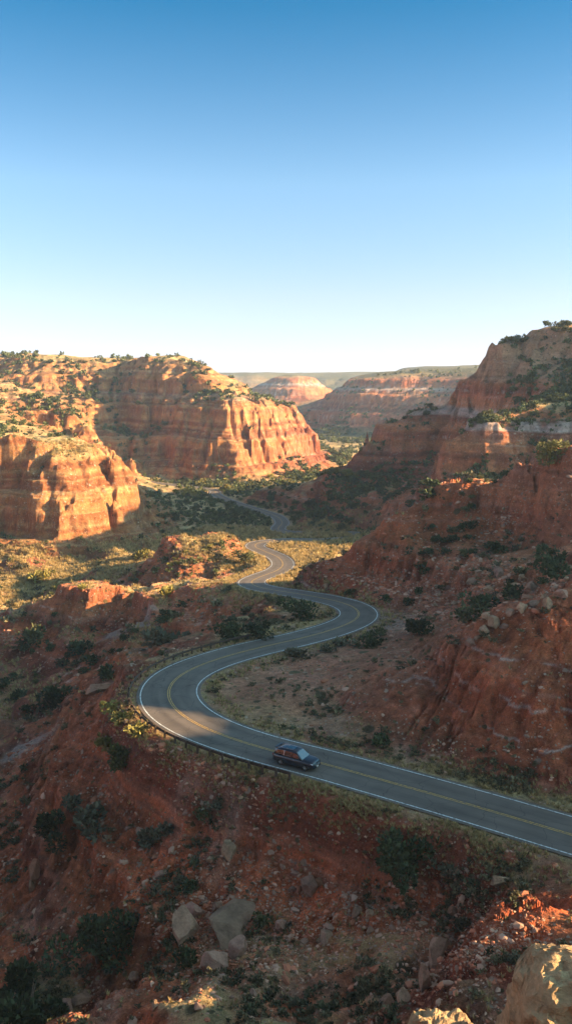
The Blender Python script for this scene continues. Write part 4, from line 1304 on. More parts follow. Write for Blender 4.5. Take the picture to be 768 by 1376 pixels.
# near scrub: knee-high sage and dull brush
tmp = [juniper(620 + k, .6, 1.1, 46, .30, (.12, .098, .052)) for k in range(4)] + [juniper(630, .6, 1.0, 46, .28, (.07, .07, .034))]
DIRT = np.clip(np.exp(-((VX - 6) / 22) ** 2 - ((VY - 128) / 17) ** 2) + .8 * (VX < -12) * (VY > 138) * (VY < 246) + .6 * (VX > 5) * (VY > 120) * (VY < 225) + .35 * (VX > 8) * (VX < 45) * (VY > 170) * (VY < 206), 0, 1)
wgt = (1 - .93 * BANK) * (1 - .86 * DIRT) * (VR < 330) * (VR > 48) * (1 - .82 * (VR > 215) * (VX < 30)) * (VRD > 1.6) * np.clip(fbm(VX / 9, VY / 9, 4, 141) + .1, .0, 1) ** 1.3 * sstep(1.4, .6, VSL) * (VR / 100.0)
k, P, d = pick_ground(2500, wgt, 4)
size = rng.lognormal(-.75, .42, len(P)) * np.clip(d / 130, .8, 2.2)
V, Fq, c = merge(tmp, P, size, rng.uniform(0, 6.28, len(P)), rng.uniform(.6, 1.6, (len(P), 1)))
tag(add('sagebrush_cover', mesh_np('sagebrush_cover', V, Fq, [M_LEAF], col=c)), 'low dull sagebrush scattered over the near red slopes', 'sagebrush', kind='stuff')


def tuft(seed, n=16):
    r = np.random.default_rng(seed)
    a = r.uniform(0, 6.28, n); t = r.uniform(.15, .75, n); l = r.uniform(.5, 1.1, n)
    b = np.c_[np.cos(a), np.sin(a), a * 0] * (r.uniform(0, .22, n))[:, None]
    tip = b + np.c_[np.cos(a) * np.sin(t), np.sin(a) * np.sin(t), np.cos(t)] * l[:, None]
    s = np.c_[-np.sin(a), np.cos(a), a * 0] * .075
    V = np.stack([b - s, b + s, tip], 1).reshape(-1, 3)
    t_ = np.array([.50, .35, .155]) * r.uniform(.6, 1.3, n)[:, None]
    return V, np.arange(3 * n).reshape(n, 3), np.repeat(t_, 3, 0)


tmp = [tuft(k) for k in range(6)]
verge = np.exp(-((VRD - 2.4) / 2.0) ** 2) * (VRD > .75)
lit = (VR > 190) * sstep(.6, .2, VSL) * (VX < 40)
wgt = (1 - .9 * BANK * (VRD > 4)) * (1 - .85 * DIRT * (VRD > 4)) * (VR < 420) * (VR > 48) * (VRD > .75) * (verge * .8 * np.clip(fbm(VX / 4, VY / 4, 3, 144) + .45, .05, 1) + lit * .8 + .10 * np.clip(fbm(VX / 7, VY / 7, 4, 142) + .1, 0, 1) * sstep(1.2, .5, VSL)) * (VR / 100.0) ** .6
k, P, d = pick_ground(14000, wgt, 5)
size = rng.uniform(.28, .75, len(P)) * np.clip(d / 150, .75, 2.4)
tn = rng.uniform(.65, 1.3, (len(P), 1)) * np.where(rng.random((len(P), 1)) < .25, np.array([.6, .62, .55]), np.array([1, 1, 1]))
V, Fq, c = merge(tmp, P, size, rng.uniform(0, 6.28, len(P)), tn)
tag(add('dry_grass', mesh_np('dry_grass', V, Fq, [M_GRASS], col=c)), 'straw coloured dry grass on the verges and sunlit flats', 'grass', kind='stuff')

# ---- loose stones
M_SCREE = tint_mat('scree_stone', .92)
tmp = []
for k in range(6):
    V, Fq = rock_arrays(700 + k, 1, 7, .05)
    V = V * np.array([1.15, .85, .62])
    tmp.append((V, Fq, np.broadcast_to(np.array([.37, .205, .135]), V.shape) * 1.0))
stn = np.clip(fbm(VX / 12, VY / 12, 4, 143) + .05, 0, 1) ** 1.5
fall = np.exp(-((VPX - 640) / 120) ** 2 - ((VPY - 800) / 42) ** 2) * 2 + np.exp(-((VPX - 330) / 120) ** 2 - ((VPY - 1240) / 75) ** 2) * 1.2 + np.exp(-((VPX - 590) / 90) ** 2 - ((VPY - 1240) / 70) ** 2) * .8
wgt = (1 - .9 * BANK) * (VR < 260) * (VR > 48) * (VRD > 2.0) * (stn * sstep(.15, .5, VSL) + fall * .5 + .015)
k, P, d = pick_ground(17000, wgt, 6)
size = rng.lognormal(-2.05, .62, len(P)) * np.clip(d / 105, .8, 1.8)
size = np.clip(size, .04, .75)
V, Fq, c = merge(tmp, P, size, rng.uniform(0, 6.28, len(P)), rng.uniform(.55, 1.35, (len(P), 1)) * np.where(rng.random((len(P), 1)) < .45, np.array([1, .62, .5]), np.array([1, 1, 1])))
tag(add('scree', mesh_np('scree', V, Fq, [M_SCREE], col=c)), 'small loose stones strewn over the red slopes', 'stones', kind='stuff')

# ---- boulders, one object each
RK = []
for k in range(7):
    V, Fq = rock_arrays(800 + k, 4, 17, .05, .03 if k % 2 else 0)
    RK.append((V, Fq))
RKM = {}


def boulder(p, w_, h_, label, mat, k, d_=None, rot=None, group='boulders on the slopes', sink=.36, name='boulder'):
    k %= len(RK)
    key = (k, mat.name)
    if key not in RKM: RKM[key] = mesh_np('boulder', RK[k][0], RK[k][1], [mat])
    d_ = d_ or .8 * w_
    rot = rot or (random.uniform(-.3, .3), random.uniform(-.3, .3), random.uniform(0, 6.28) if abs(w_ - h_) < .3 * w_ else random.uniform(-.4, .4))
    o = add(name, RKM[key], None, (p[0], p[1], p[2] + h_ * (.5 - sink)), rot, (w_ * .60, d_ * .60, h_ * .60))
    tag(o, label, 'boulder', group)
    return o


BOUL = [  # px, base py, w px, h px, label, material, mesh, rotation
    (306, 1150, 30, 24, 'tan block of sandstone alone on the red slope below the guardrail', M_TAN, 0, None),
    (415, 1192, 34, 26, 'pinkish flat boulder on the slope under the straight road', M_PINK, 1, None),
    (250, 1252, 44, 50, 'big layered grey boulder beside the cleft low on the slope', M_GREY, 3, None),
    (262, 1228, 26, 26, 'cracked pale block on top of the big layered boulder', M_PINK, 2, None),
    (290, 1300, 44, 36, 'leaning pink boulder at the foot of the grey slab', M_PINK, 5, None),
    (318, 1282, 40, 28, 'pink boulder lying against the leaning one under the slab', M_PINK, 1, None),
    (292, 1222, 16, 20, 'small upright pale block left of the grey slab', M_GREY, 4, None),
    (376, 1250, 18, 28, 'narrow pale boulder standing right of the grey slab', M_PINK, 6, None),
    (588, 1284, 34, 42, 'upright pale boulder on the slope left of the red mound', M_GREY, 2, None),
    (570, 1325, 26, 34, 'tilted pale stone below the upright pale boulder', M_GREY, 0, None),
    (541, 1345, 28, 26, 'grey boulder in the rubble at the bottom of the gully', M_GREY, 3, None),
    (518, 1350, 22, 20, 'smaller grey boulder at the left of the gully rubble', M_GREY, 5, None),
    (497, 1232, 12, 20, 'thin tan slab standing upright on the red slope', M_TAN, 4, None),
    (478, 1230, 16, 16, 'round grey stone beside the upright tan slab', M_GREY, 6, None),
    (48, 1172, 18, 30, 'brown upright rock on the dark slope at far left', M_RUST, 2, None),
    (44, 1196, 12, 16, 'pale stone below the brown upright rock', M_TAN, 0, None),
    (603, 1174, 32, 14, 'flat pale slab on the ledge just under the road', M_GREY, 1, None),
    (668, 1186, 30, 16, 'pale tan ledge stone above the red mound', M_TAN, 3, None),
    (607, 1230, 12, 28, 'white outcrop edge on the slope under the pale slab', M_GREY, 4, None),
    (110, 1345, 30, 16, 'flat grey stone beside the largest juniper', M_GREY, 5, None),
    (182, 1312, 18, 12, 'small flat stone in front of the cleft', M_GREY, 1, None),
    (440, 1262, 22, 18, 'grey stone in the shaded hollow of the slope', M_GREY, 6, None),
    (132, 930, 46, 18, 'long pale grey ledge on the spur below the wide bend', M_GREY, 3, None),
    (90, 1352, 22, 16, 'pale stone near the bottom left juniper', M_PINK, 2, None),
    (438, 790, 10, 8, 'small pale stone at the foot of the ridge nose', M_TAN, 0, None),
]
for px, py, a, b, lab, mat, k, rot in BOUL:
    p = at(px, py); m = np.linalg.norm(p - np.array([0, 0, CAMZ])) / FPX
    boulder(p, a * m * 1.12, b * m * 1.2, lab, mat, k, rot=rot)
# grey slab lying on the slope
p = at(318, 1262); m = np.linalg.norm(p - np.array([0, 0, CAMZ])) / FPX
boulder(p + np.array([.3, 1.2, .5]), 84 * m, 22 * m, 'big smooth grey slab lying flat against the slope', M_SLAB, 4, d_=96 * m, rot=(.62, .10, .5), group='boulders on the slopes', sink=.42)
# rock fall under the right ridge
r_ = np.random.default_rng(44)
FALL = [(508, 882), (530, 885), (548, 878), (640, 858), (650, 848), (632, 866), (664, 838), (684, 826), (700, 820), (716, 812), (730, 804), (745, 792), (760, 780), (752, 800), (735, 815), (672, 800), (690, 790), (640, 805), (655, 795), (620, 800), (610, 812), (668, 775), (700, 778), (715, 790), (590, 800), (600, 790), (585, 815), (635, 782), (765, 765), (676, 842), (655, 830), (705, 805)]
for i, (px, py) in enumerate(FALL):
    p = at(px, py); m = np.linalg.norm(p - np.array([0, 0, CAMZ])) / FPX
    a = r_.uniform(12, 26) if py > 770 and px > 625 else r_.uniform(8, 14)
    lab = 'tan boulder among the rockfall along the crest of the near red bank' if px > 625 else ('tan stone in the loose rocks at the toe of the right ridge' if px > 560 else 'flat tan stone on the dirt beside the gravel turnout')
    boulder(p, a * m, a * m * r_.uniform(.55, .9), lab, [M_TAN, M_PINK, M_TAN, M_GREY][i % 4], i, group='rockfall above the near bank' if px > 625 else ('loose rocks at the toe of the ridge' if px > 560 else 'stones by the turnout'))
# scattered blocks on the lower slope
m_ = in_poly(VPX, VPY, [(40, 1120), (260, 1060), (420, 1090), (520, 1200), (620, 1200), (620, 1370), (60, 1370)]) & (VRD > 3)
for i, q in enumerate(np.random.default_rng(9).choice(VI[m_], 72, replace=False)):
    p = np.array([TX[q], TY[q], TZ[q]]); s = min(1.5, r_.lognormal(-.55, .42))
    boulder(p, s * 1.3, s * .8, 'small loose block on the shaded red slope below the road', [M_PINK, M_TAN, M_TAN, M_RUST][i % 4], i, group='loose blocks on the lower slope')


# ---- sunlit ledge rocks at the rim, close by
def ledge(name, cx, cy, top, sx, sy, depth, label, seed, lean=.25):
    n = 72
    bm = bmesh.new(); bmesh.ops.create_cube(bm, size=2.0)
    bmesh.ops.subdivide_edges(bm, edges=bm.edges[:], cuts=47, use_grid_fill=True)
    V = np.array([v.co[:] for v in bm.verts])
    # squircle rounding
    p_ = 5.0
    nr = (np.abs(V) ** p_).sum(1) ** (1 / p_)
    V = V / nr[:, None]
    hz = (V[:, 2] + 1) / 2
    X, Y, Z = V[:, 0] * sx, V[:, 1] * sy, (V[:, 2] - 1) * depth / 2
    X += -lean * (1 - hz) * 0 + .35 * fbm(X / 1.1 + seed, Y / 1.1 + Z / 1.3, 4, seed) * (.4 + .6 * (1 - hz))
    Y += .35 * fbm(Y / 1.1 + seed, X / 1.1 + Z / 1.3, 4, seed + 1)
    lay = noise1(Z / .42 + .25 * noise2(X / 1.5, Y / 1.5, seed), seed + 3) * .13 + noise1(Z / .13, seed + 4) * .035
    X += np.sign(V[:, 0]) * np.abs(V[:, 0]) ** 3 * lay; Y += np.sign(V[:, 1]) * np.abs(V[:, 1]) ** 3 * lay
    Z += (.22 * fbm(X / .9, Y / .9, 5, seed + 6) + .16 * (.5 - ridged(X / .55, Y / .55, 4, seed + 7))) * sstep(.4, 1, hz)
    s_ = .03 * fbm(X / .16, (Y + Z) / .16, 3, seed + 8)
    X += s_; Y += s_
    for v, x, y, z in zip(bm.verts, X, Y, Z): v.co = (x, y, z)
    me = bpy.data.meshes.new(name); bm.to_mesh(me); bm.free(); me.materials.append(M_LEDGE)
    o = add(name, me, None, (cx, cy, top))
    tag(o, label, 'rock', 'sunlit rocks on the viewpoint rim')
    return o


ledge('sandstone_ledge', 5.8, 13.6, 35.3, 2.1, 1.0, 9.0, 'large sunlit sandstone block with rough pitted top in the bottom right corner', 11)
ledge('sandstone_ledge', 2.05, 10.2, 36.72, .66, .55, 8.0, 'low sunlit sandstone top peeking over the bottom edge, left of the large block', 19)
# ------------------------------------------------------------------ guardrail along the outer edge of the wide bend
M_RUSTY = simple('weathered_steel', (.060, .034, .024), .7, .3, .35, noise=(3.0, .45))
M_POST = simple('weathered_timber', (.075, .048, .034), .9, .1, noise=(9.0, .4))


def proj(p):
    dep = p[1] * CP - (p[2] - CAMZ) * SP
    return 384 + FPX * p[0] / dep, 688 - FPX * (p[1] * SP + (p[2] - CAMZ) * CP) / dep


gp = np.c_[ROAD[:, :2] + RN * (ROAD[:, 3] + 1.75)[:, None], ROAD[:, 2] - .12]
pj = np.array([proj(p) for p in gp])
near = np.where((RS > 40) & (RS < 330))[0]
i0 = near[np.argmin((pj[near, 0] - 389) ** 2 + (pj[near, 1] - 1049) ** 2)]
i1 = near[np.argmin((pj[near, 0] - 337) ** 2 + (pj[near, 1] - 863) ** 2)]
path = gp[i0:i1 + 1]
path = np.stack([np.convolve(np.pad(path[:, k], 4, mode='reflect', reflect_type='odd'), np.ones(9) / 9, 'valid') for k in range(3)], 1)
pt = np.gradient(path[:, :2], axis=0); pt /= np.linalg.norm(pt, axis=1)[:, None]
pn = np.stack([-pt[:, 1], pt[:, 0]], 1)
rail = bpy.data.objects.new('guardrail', None); COL.objects.link(rail); rail.location = path[0]
tag(rail, 'low rusty brown guardrail on short posts along the outside of the wide bend', 'guardrail')
# W-section beam, facing the road
prof = [(.00, .46), (-.045, .50), (-.075, .545), (-.045, .60), (.0, .635), (-.045, .67), (-.075, .725), (-.045, .775), (.0, .81)]
prof = [(a, b + .07) for a, b in prof]
prof = [(a - .10, b) for a, b in prof] + [(a - .085, b) for a, b in prof[::-1]]
pr = np.array(prof); nk = len(pr)
Vb = []
for p, n in zip(path, pn):
    for a, b in pr: Vb.append((p[0] + n[0] * a - path[0][0], p[1] + n[1] * a - path[0][1], p[2] + b - path[0][2]))
Fb = [(i * nk + k, i * nk + (k + 1) % nk, (i + 1) * nk + (k + 1) % nk, (i + 1) * nk + k) for i in range(len(path) - 1) for k in range(nk)]
Fb += []
add('beam', mesh_np('beam', np.array(Vb), np.array(Fb), [M_RUSTY]), rail)
bm = bmesh.new(); bmesh.ops.create_cube(bm, size=1.0)
for v in bm.verts: v.co = (v.co.x * .20, v.co.y * .24, v.co.z * 1.5 + .17)
bmesh.ops.bevel(bm, geom=bm.edges[:], offset=.015, segments=1, affect='EDGES')
pme = bpy.data.meshes.new('post'); bm.to_mesh(pme); bm.free(); pme.materials.append(M_POST)
stp = 3
for i in range(0, len(path), stp):
    a = math.atan2(pn[i][1], pn[i][0])
    add('post', pme, rail, (path[i][0] + pn[i][0] * .04 - path[0][0], path[i][1] + pn[i][1] * .04 - path[0][1], path[i][2] - path[0][2]), (0, 0, a + random.uniform(-.05, .05)))

# ------------------------------------------------------------------ dark SUV, front towards +X, base at the origin
M_PAINT = simple('navy_car_paint', (.007, .011, .022), .32, .4, .1, coat=.45)
M_GLASS = simple('car_glass', (.012, .016, .020), .05, .8, .0, coat=.6)
M_TRIM = simple('black_trim', (.014, .014, .015), .55, .3)
M_CHROME = simple('bright_metal', (.62, .62, .64), .22, .5, 1.0)
M_TYRE = simple('tyre_rubber', (.018, .017, .016), .85, .2)
M_LAMP = simple('lamp_lens', (.62, .64, .66), .12, .6)
M_RED = simple('tail_lens', (.30, .012, .010), .18, .6)
M_PLATE = simple('number_plate', (.55, .55, .53), .5, .3)


def loft(name, secs, mat, parent, close=True, smooth=True, bev=None):
    """secs: list of rings with equal vertex counts"""
    n = len(secs[0]); V = [p for s_ in secs for p in s_]
    Fq = [(i * n + k, (i + 1) * n + k, (i + 1) * n + (k + 1) % n, i * n + (k + 1) % n) for i in range(len(secs) - 1) for k in range(n)]
    bm = bmesh.new(); vs = [bm.verts.new(p) for p in V]
    for f in Fq: bm.faces.new([vs[k] for k in f])
    bm.faces.new(vs[:n][::-1] if False else vs[:n]); bm.faces.new(vs[-n:][::-1])
    bmesh.ops.recalc_face_normals(bm, faces=bm.faces[:])
    if bev: bmesh.ops.bevel(bm, geom=[e for e in bm.edges if len(e.link_faces) == 2 and e.calc_face_angle(0) > .5], offset=bev, segments=2, affect='EDGES')
    me = bpy.data.meshes.new(name); bm.to_mesh(me); bm.free(); me.materials.append(mat)
    for f in me.polygons: f.use_smooth = smooth
    return add(name, me, parent)


def box(name, c, s, mat, parent, bev=.02, rot=None):
    bm = bmesh.new(); bmesh.ops.create_cube(bm, size=1.0)
    for v in bm.verts: v.co = (v.co.x * s[0], v.co.y * s[1], v.co.z * s[2])
    if bev: bmesh.ops.bevel(bm, geom=bm.edges[:], offset=bev, segments=2, affect='EDGES')
    me = bpy.data.meshes.new(name); bm.to_mesh(me); bm.free(); me.materials.append(mat)
    return add(name, me, parent, c, rot)


def poly(name, pts, mat, parent, thick=.012, nrm=None):
    """thin solid pane from a planar outline"""
    P = [Vector(p) for p in pts]
    n = (P[1] - P[0]).cross(P[2] - P[0]).normalized() if nrm is None else Vector(nrm)
    bm = bmesh.new()
    a = [bm.verts.new(p + n * thick) for p in P]; b = [bm.verts.new(p - n * thick) for p in P]
    bm.faces.new(a); bm.faces.new(b[::-1])
    for k in range(len(P)): bm.faces.new((a[k], b[k], b[(k + 1) % len(P)], a[(k + 1) % len(P)]))
    bmesh.ops.recalc_face_normals(bm, faces=bm.faces[:])
    me = bpy.data.meshes.new(name); bm.to_mesh(me); bm.free(); me.materials.append(mat)
    return add(name, me, parent)


car = bpy.data.objects.new('parked_suv', None); car.name = 'suv'; COL.objects.link(car)
tag(car, 'dark navy SUV with roof rails driving along the near lane beside the guardrail end', 'car')
# lower body: stations along x with bottom, belt height and half width
ST = [(-2.60, .52, .98, .86), (-2.55, .36, 1.10, .95), (-2.2, .30, 1.14, .99), (-1.0, .28, 1.13, 1.0), (.2, .28, 1.11, 1.0), (.95, .28, 1.09, 1.0), (1.15, .28, 1.09, .99), (1.9, .30, 1.04, .98), (2.35, .34, .97, .93), (2.56, .42, .86, .82), (2.60, .50, .74, .74)]
secs = []
for x, b, t, w_ in ST:
    q = [(w_ - .06, b), (w_, b + .12), (w_ + .005, (b + t) / 2), (w_ - .02, t - .10), (w_ - .09, t - .01), (w_ * .6, t + .035), (0, t + .05)]
    ring = [(x, y, z) for y, z in q] + [(x, -y, z) for y, z in q[-2::-1]]
    secs.append(ring)
loft('body', secs, M_PAINT, car)
# cabin: roof and pillars
CB = [(-2.50, 1.08, .93, 1.12, .90), (-2.30, 1.08, .93, 1.70, .74), (-1.6, 1.08, .93, 1.80, .74), (-.5, 1.08, .93, 1.83, .74), (.15, 1.08, .93, 1.78, .72), (.35, 1.08, .93, 1.70, .71), (1.20, 1.06, .92, 1.09, .84)]
secs = []
for x, b, wb, t, wt in CB:
    q = [(wb, b), (wb - (wb - wt) * .55, b + (t - b) * .6), (wt, t - .05 * (t - b > .3)), (wt - .07, t), (wt * .5, t + .02 * (t - b > .3)), (0, t + .025 * (t - b > .3))]
    secs.append([(x, y, z) for y, z in q] + [(x, -y, z) for y, z in q[-2::-1]])
loft('roof', secs, M_PAINT, car)


def side(x, z, sgn):
    """a point on the cabin side"""
    f = (z - 1.08) / (1.75 - 1.08)
    return (x, sgn * (.93 - (.93 - .745) * f * .96 + .012), z)


for sg in (-1, 1):
    for pts in ([(.98, 1.16), (.42, 1.60), (-.02, 1.67), (-.02, 1.15)], [(-.10, 1.15), (-.10, 1.67), (-1.02, 1.67), (-1.10, 1.15)], [(-1.20, 1.16), (-1.12, 1.67), (-2.02, 1.62), (-2.22, 1.22)]):
        poly('side_window', [side(x, z, sg) for x, z in pts], M_GLASS, car, .010)
    box('pillar', (-1.13, sg * .855, 1.42), (.05, .03, .5), M_CHROME, car, .008, (sg * .26, .12, 0))
    box('roof_rail', (-1.0, sg * .62, 1.875), (2.3, .05, .045), M_CHROME, car, .015)
    box('mirror', (.80, sg * 1.08, 1.20), (.16, .22, .16), M_PAINT, car, .04)
    for x in (-.75, .35): box('door_handle', (x - .15, sg * .995, 1.00), (.20, .035, .035), M_CHROME, car, .01)
    box('side_step', (-.02, sg * .97, .30), (2.0, .14, .07), M_TRIM, car, .02)
    h = loft('headlight', [[(2.30, sg * .60, .78), (2.30, sg * .92, .80), (2.22, sg * .95, .95), (2.24, sg * .62, .93)], [(2.60, sg * .58, .76), (2.47, sg * .87, .78), (2.42, sg * .86, .90), (2.54, sg * .60, .89)]], M_LAMP, car, bev=.015)
    box('fog_light', (2.545, sg * .66, .50), (.08, .16, .09), M_LAMP, car, .02)
    box('tail_light', (-2.565, sg * .84, .98), (.10, .18, .30), M_RED, car, .03)
    for x in (-1.55, 1.58):
        wl = bpy.data.objects.new('wheel', None); COL.objects.link(wl); wl.parent = car; wl.location = (x, sg * .86, .38)
        # dark arch, tyre, rim with spokes
        for nm, rad0, rad1, y0, y1, mt in (('tyre', .385, .25, -.12, .13, M_TYRE),):
            bm = bmesh.new(); rings = []
            pf = [(rad1, y0), (rad0 - .04, y0), (rad0, y0 + .04), (rad0, y1 - .04), (rad0 - .04, y1), (rad1, y1)]
            for k in range(36):
                a = k / 36 * 2 * math.pi
                rings.append([bm.verts.new((math.cos(a) * r0, sg * yy, math.sin(a) * r0)) for r0, yy in pf])
            for k in range(36):
                for j in range(len(pf)): bm.faces.new((rings[k][j], rings[k][(j + 1) % len(pf)], rings[(k + 1) % 36][(j + 1) % len(pf)], rings[(k + 1) % 36][j]))
            bmesh.ops.recalc_face_normals(bm, faces=bm.faces[:])
            me = bpy.data.meshes.new(nm); bm.to_mesh(me); bm.free(); me.materials.append(mt); add(nm, me, wl)
        bm = bmesh.new()
        for k in range(6):
            a = k / 6 * 2 * math.pi
            mt_ = Matrix.Rotation(a, 4, 'Y') @ Matrix.Translation((.13, sg * .10, 0)) @ Matrix.Diagonal((.26, .04, .085, 1))
            bmesh.ops.create_cube(bm, size=1.0, matrix=mt_)
        bmesh.ops.create_cone(bm, cap_ends=True, segments=24, radius1=.075, radius2=.06, depth=.07, matrix=Matrix.Translation((0, sg * .105, 0)) @ Matrix.Rotation(math.pi / 2, 4, 'X'))
        bmesh.ops.create_cone(bm, cap_ends=True, segments=32, radius1=.262, radius2=.262, depth=.03, matrix=Matrix.Translation((0, sg * .045, 0)) @ Matrix.Rotation(math.pi / 2, 4, 'X'))
        me = bpy.data.meshes.new('rim'); bm.to_mesh(me); bm.free(); me.materials.append(M_CHROME); add('rim', me, wl)
        bm = bmesh.new(); n = 20; arc = []
        for k in range(n + 1):
            a = math.pi * k / n
            arc.append((math.cos(a), math.sin(a)))
        a_ = [bm.verts.new((x + c_ * .46, sg * 1.004, .40 + s_ * .46)) for c_, s_ in arc] + [bm.verts.new((x - .46, sg * 1.004, .27)), bm.verts.new((x + .46, sg * 1.004, .27))]
        b_ = [bm.verts.new((v.co.x, sg * .80, v.co.z)) for v in a_]
        bm.faces.new(a_); bm.faces.new(b_[::-1])
        for k in range(len(a_)): bm.faces.new((a_[k], b_[k], b_[(k + 1) % len(a_)], a_[(k + 1) % len(a_)]))
        bmesh.ops.recalc_face_normals(bm, faces=bm.faces[:])
        me = bpy.data.meshes.new('wheel_arch'); bm.to_mesh(me); bm.free(); me.materials.append(M_TRIM); add('wheel_arch', me, car)
        wl.location.y = sg * .895
poly('windscreen', [(1.17, -.78, 1.125), (1.17, .78, 1.125), (.40, .64, 1.695), (.40, -.64, 1.695)], M_GLASS, car, .012)
poly('rear_window', [(-2.475, -.74, 1.22), (-2.475, .74, 1.22), (-2.335, .64, 1.64), (-2.335, -.64, 1.64)], M_GLASS, car, .012)
poly('sunroof', [(-.1, -.42, 1.857), (-.1, .42, 1.857), (-1.0, .42, 1.857), (-1.0, -.42, 1.857)], M_GLASS, car, .006)
box('rear_spoiler', (-2.34, 0, 1.77), (.30, 1.36, .05), M_PAINT, car, .02)
g = box('grille', (2.575, 0, .70), (.07, 1.06, .24), M_TRIM, car, .02)
for z in (.64, .70, .76): box('grille_bar', (2.615, 0, z), (.02, 1.0, .022), M_CHROME, g, .005).location = (.04, 0, z - .70)
box('front_bumper', (2.53, 0, .44), (.20, 1.62, .20), M_TRIM, car, .05)
box('rear_bumper', (-2.56, 0, .46), (.16, 1.78, .22), M_TRIM, car, .05)
box('number_plate', (2.64, 0, .50), (.02, .34, .15), M_PLATE, car, .005)
# place it: right-hand lane, heading towards the viewer's right
cand = np.c_[ROAD[:, :2] + RN * 1.90, ROAD[:, 2]]
cp = np.array([proj(p) for p in cand])
ci = near[np.argmin(np.abs(cp[near, 0] - 396) + 3 * np.maximum(0, 980 - cp[near, 1]))]
cpos = cand[ci]
hd = -tan[ci]
car.location = (cpos[0], cpos[1], cpos[2] + .002)
car.rotation_euler = (0, 0, math.atan2(hd[1], hd[0]))
car.scale = (1.05, 1.05, 1.10)
print('CAR', cpos, proj(cpos), hd, 'RAIL', i0, i1, len(path))

# ------------------------------------------------------------------ air
def haze(dens):
    bm = bmesh.new(); bmesh.ops.create_cube(bm, size=1.0)
    z0, z1 = float(TZ.min()) - 1.0, float(max(TZ.max(), 60)) + 4.0
    for v in bm.verts: v.co = (v.co.x * 12400, v.co.y * 12400, z0 if v.co.z < 0 else z1)
    me = bpy.data.meshes.new('haze'); bm.to_mesh(me); bm.free()
    m = bpy.data.materials.new('haze'); m.use_nodes = True
    N, K = m.node_tree.nodes, m.node_tree.links
    N.remove(N['Principled BSDF'])
    pv = N.new('ShaderNodeVolumePrincipled'); pv.inputs['Color'].default_value = (.58, .76, 1.0, 1); pv.inputs['Density'].default_value = dens; pv.inputs['Anisotropy'].default_value = .2
    K.new(pv.outputs[0], N['Material Output'].inputs['Volume'])
    me.materials.append(m)
    o = add('haze', me); tag(o, 'thin blue haze filling the canyon air', 'haze', kind='stuff')
# ------------------------------------------------------------------ light, sky
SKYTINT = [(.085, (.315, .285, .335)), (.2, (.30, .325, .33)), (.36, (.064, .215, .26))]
w = bpy.data.worlds.new('World'); S.world = w; w.use_nodes = True
wn = w.node_tree.nodes; bg = wn['Background']
sky = wn.new('ShaderNodeTexSky'); sky.sky_type = 'NISHITA'; sky.sun_disc = False
sky.sun_elevation = SUN_EL
sky.sun_rotation = math.pi / 2 - SUN_AZ
sky.air_density = 1.0; sky.dust_density = 0.1; sky.ozone_density = 2.5; sky.altitude = 300
K = w.node_tree.links


def wm(op, *a):
    n = wn.new('ShaderNodeMath'); n.operation = op
    for k, q in enumerate(a):
        if isinstance(q, (int, float)): n.inputs[k].default_value = q
        else: K.new(q, n.inputs[k])
    return n.outputs[0]


def wr(v, a, b, c, d, smooth=True):
    n = wn.new('ShaderNodeMapRange'); n.interpolation_type = 'SMOOTHSTEP' if smooth else 'LINEAR'
    K.new(v, n.inputs[0])
    for k, q in enumerate((a, b, c, d)): n.inputs[k + 1].default_value = q
    return n.outputs[0]


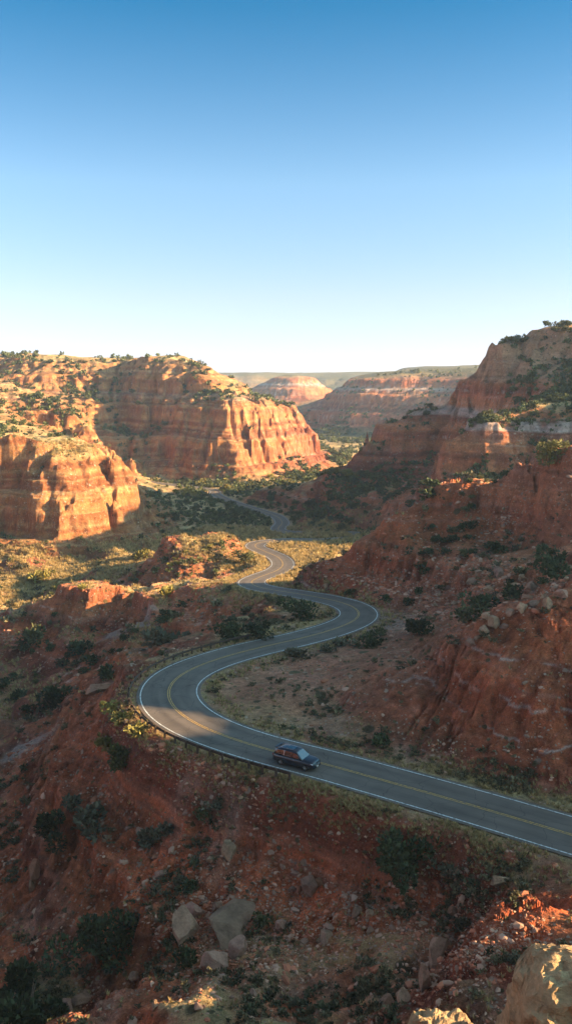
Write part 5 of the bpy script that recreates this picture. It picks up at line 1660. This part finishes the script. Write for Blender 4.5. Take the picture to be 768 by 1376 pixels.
# height tint over the sky: visible part darkened, zenith warmed as added fill
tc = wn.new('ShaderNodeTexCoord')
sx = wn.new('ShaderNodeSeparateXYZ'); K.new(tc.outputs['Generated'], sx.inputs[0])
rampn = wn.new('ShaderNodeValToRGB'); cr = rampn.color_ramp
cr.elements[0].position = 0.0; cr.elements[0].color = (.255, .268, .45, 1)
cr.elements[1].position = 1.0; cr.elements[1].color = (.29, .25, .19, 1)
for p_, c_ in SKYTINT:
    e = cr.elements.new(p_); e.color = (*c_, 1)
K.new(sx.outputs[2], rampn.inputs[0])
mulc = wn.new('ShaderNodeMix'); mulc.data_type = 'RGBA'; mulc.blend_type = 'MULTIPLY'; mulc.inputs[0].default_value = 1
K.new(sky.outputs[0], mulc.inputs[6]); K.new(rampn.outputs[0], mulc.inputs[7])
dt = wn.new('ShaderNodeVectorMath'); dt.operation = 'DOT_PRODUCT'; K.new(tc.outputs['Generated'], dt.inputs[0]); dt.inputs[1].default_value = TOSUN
# added warm fill: sky gain raised out of view, sunward and opposite the sun
fill_glow = wn.new('ShaderNodeValToRGB'); ge = fill_glow.color_ramp
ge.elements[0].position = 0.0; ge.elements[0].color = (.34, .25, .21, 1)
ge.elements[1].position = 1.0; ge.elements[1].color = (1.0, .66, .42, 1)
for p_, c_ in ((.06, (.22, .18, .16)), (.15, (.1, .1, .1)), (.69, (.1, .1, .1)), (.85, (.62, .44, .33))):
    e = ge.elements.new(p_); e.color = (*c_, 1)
K.new(wm('MULTIPLY_ADD', dt.outputs['Value'], .5, .5), fill_glow.inputs[0])
gl5 = wn.new('ShaderNodeVectorMath'); gl5.operation = 'SCALE'; gl5.inputs['Scale'].default_value = 10.0; K.new(fill_glow.outputs[0], gl5.inputs[0])
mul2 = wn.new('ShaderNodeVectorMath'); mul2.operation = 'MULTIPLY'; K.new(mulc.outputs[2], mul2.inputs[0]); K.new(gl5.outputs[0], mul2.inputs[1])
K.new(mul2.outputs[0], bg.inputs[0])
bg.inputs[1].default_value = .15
sd = bpy.data.lights.new('sun', 'SUN'); so = bpy.data.objects.new('sun', sd); COL.objects.link(so)
sd.energy = 4.7; sd.angle = math.radians(.5); sd.color = (1.0, .71, .38)
so.rotation_euler = TOSUN.to_track_quat('Z', 'Y').to_euler()
so.location = (200, -60, 200)
S.view_settings.view_transform = 'Standard'; S.view_settings.look = 'None'
S.view_settings.gamma = 1; S.view_settings.exposure = 2.25
S.view_settings.use_curve_mapping = False
S.render.engine = 'CYCLES'
S.cycles.max_bounces = 5; S.cycles.diffuse_bounces = 3; S.cycles.glossy_bounces = 3; S.cycles.transparent_max_bounces = 8
S.cycles.use_denoising = True

haze(.000085)
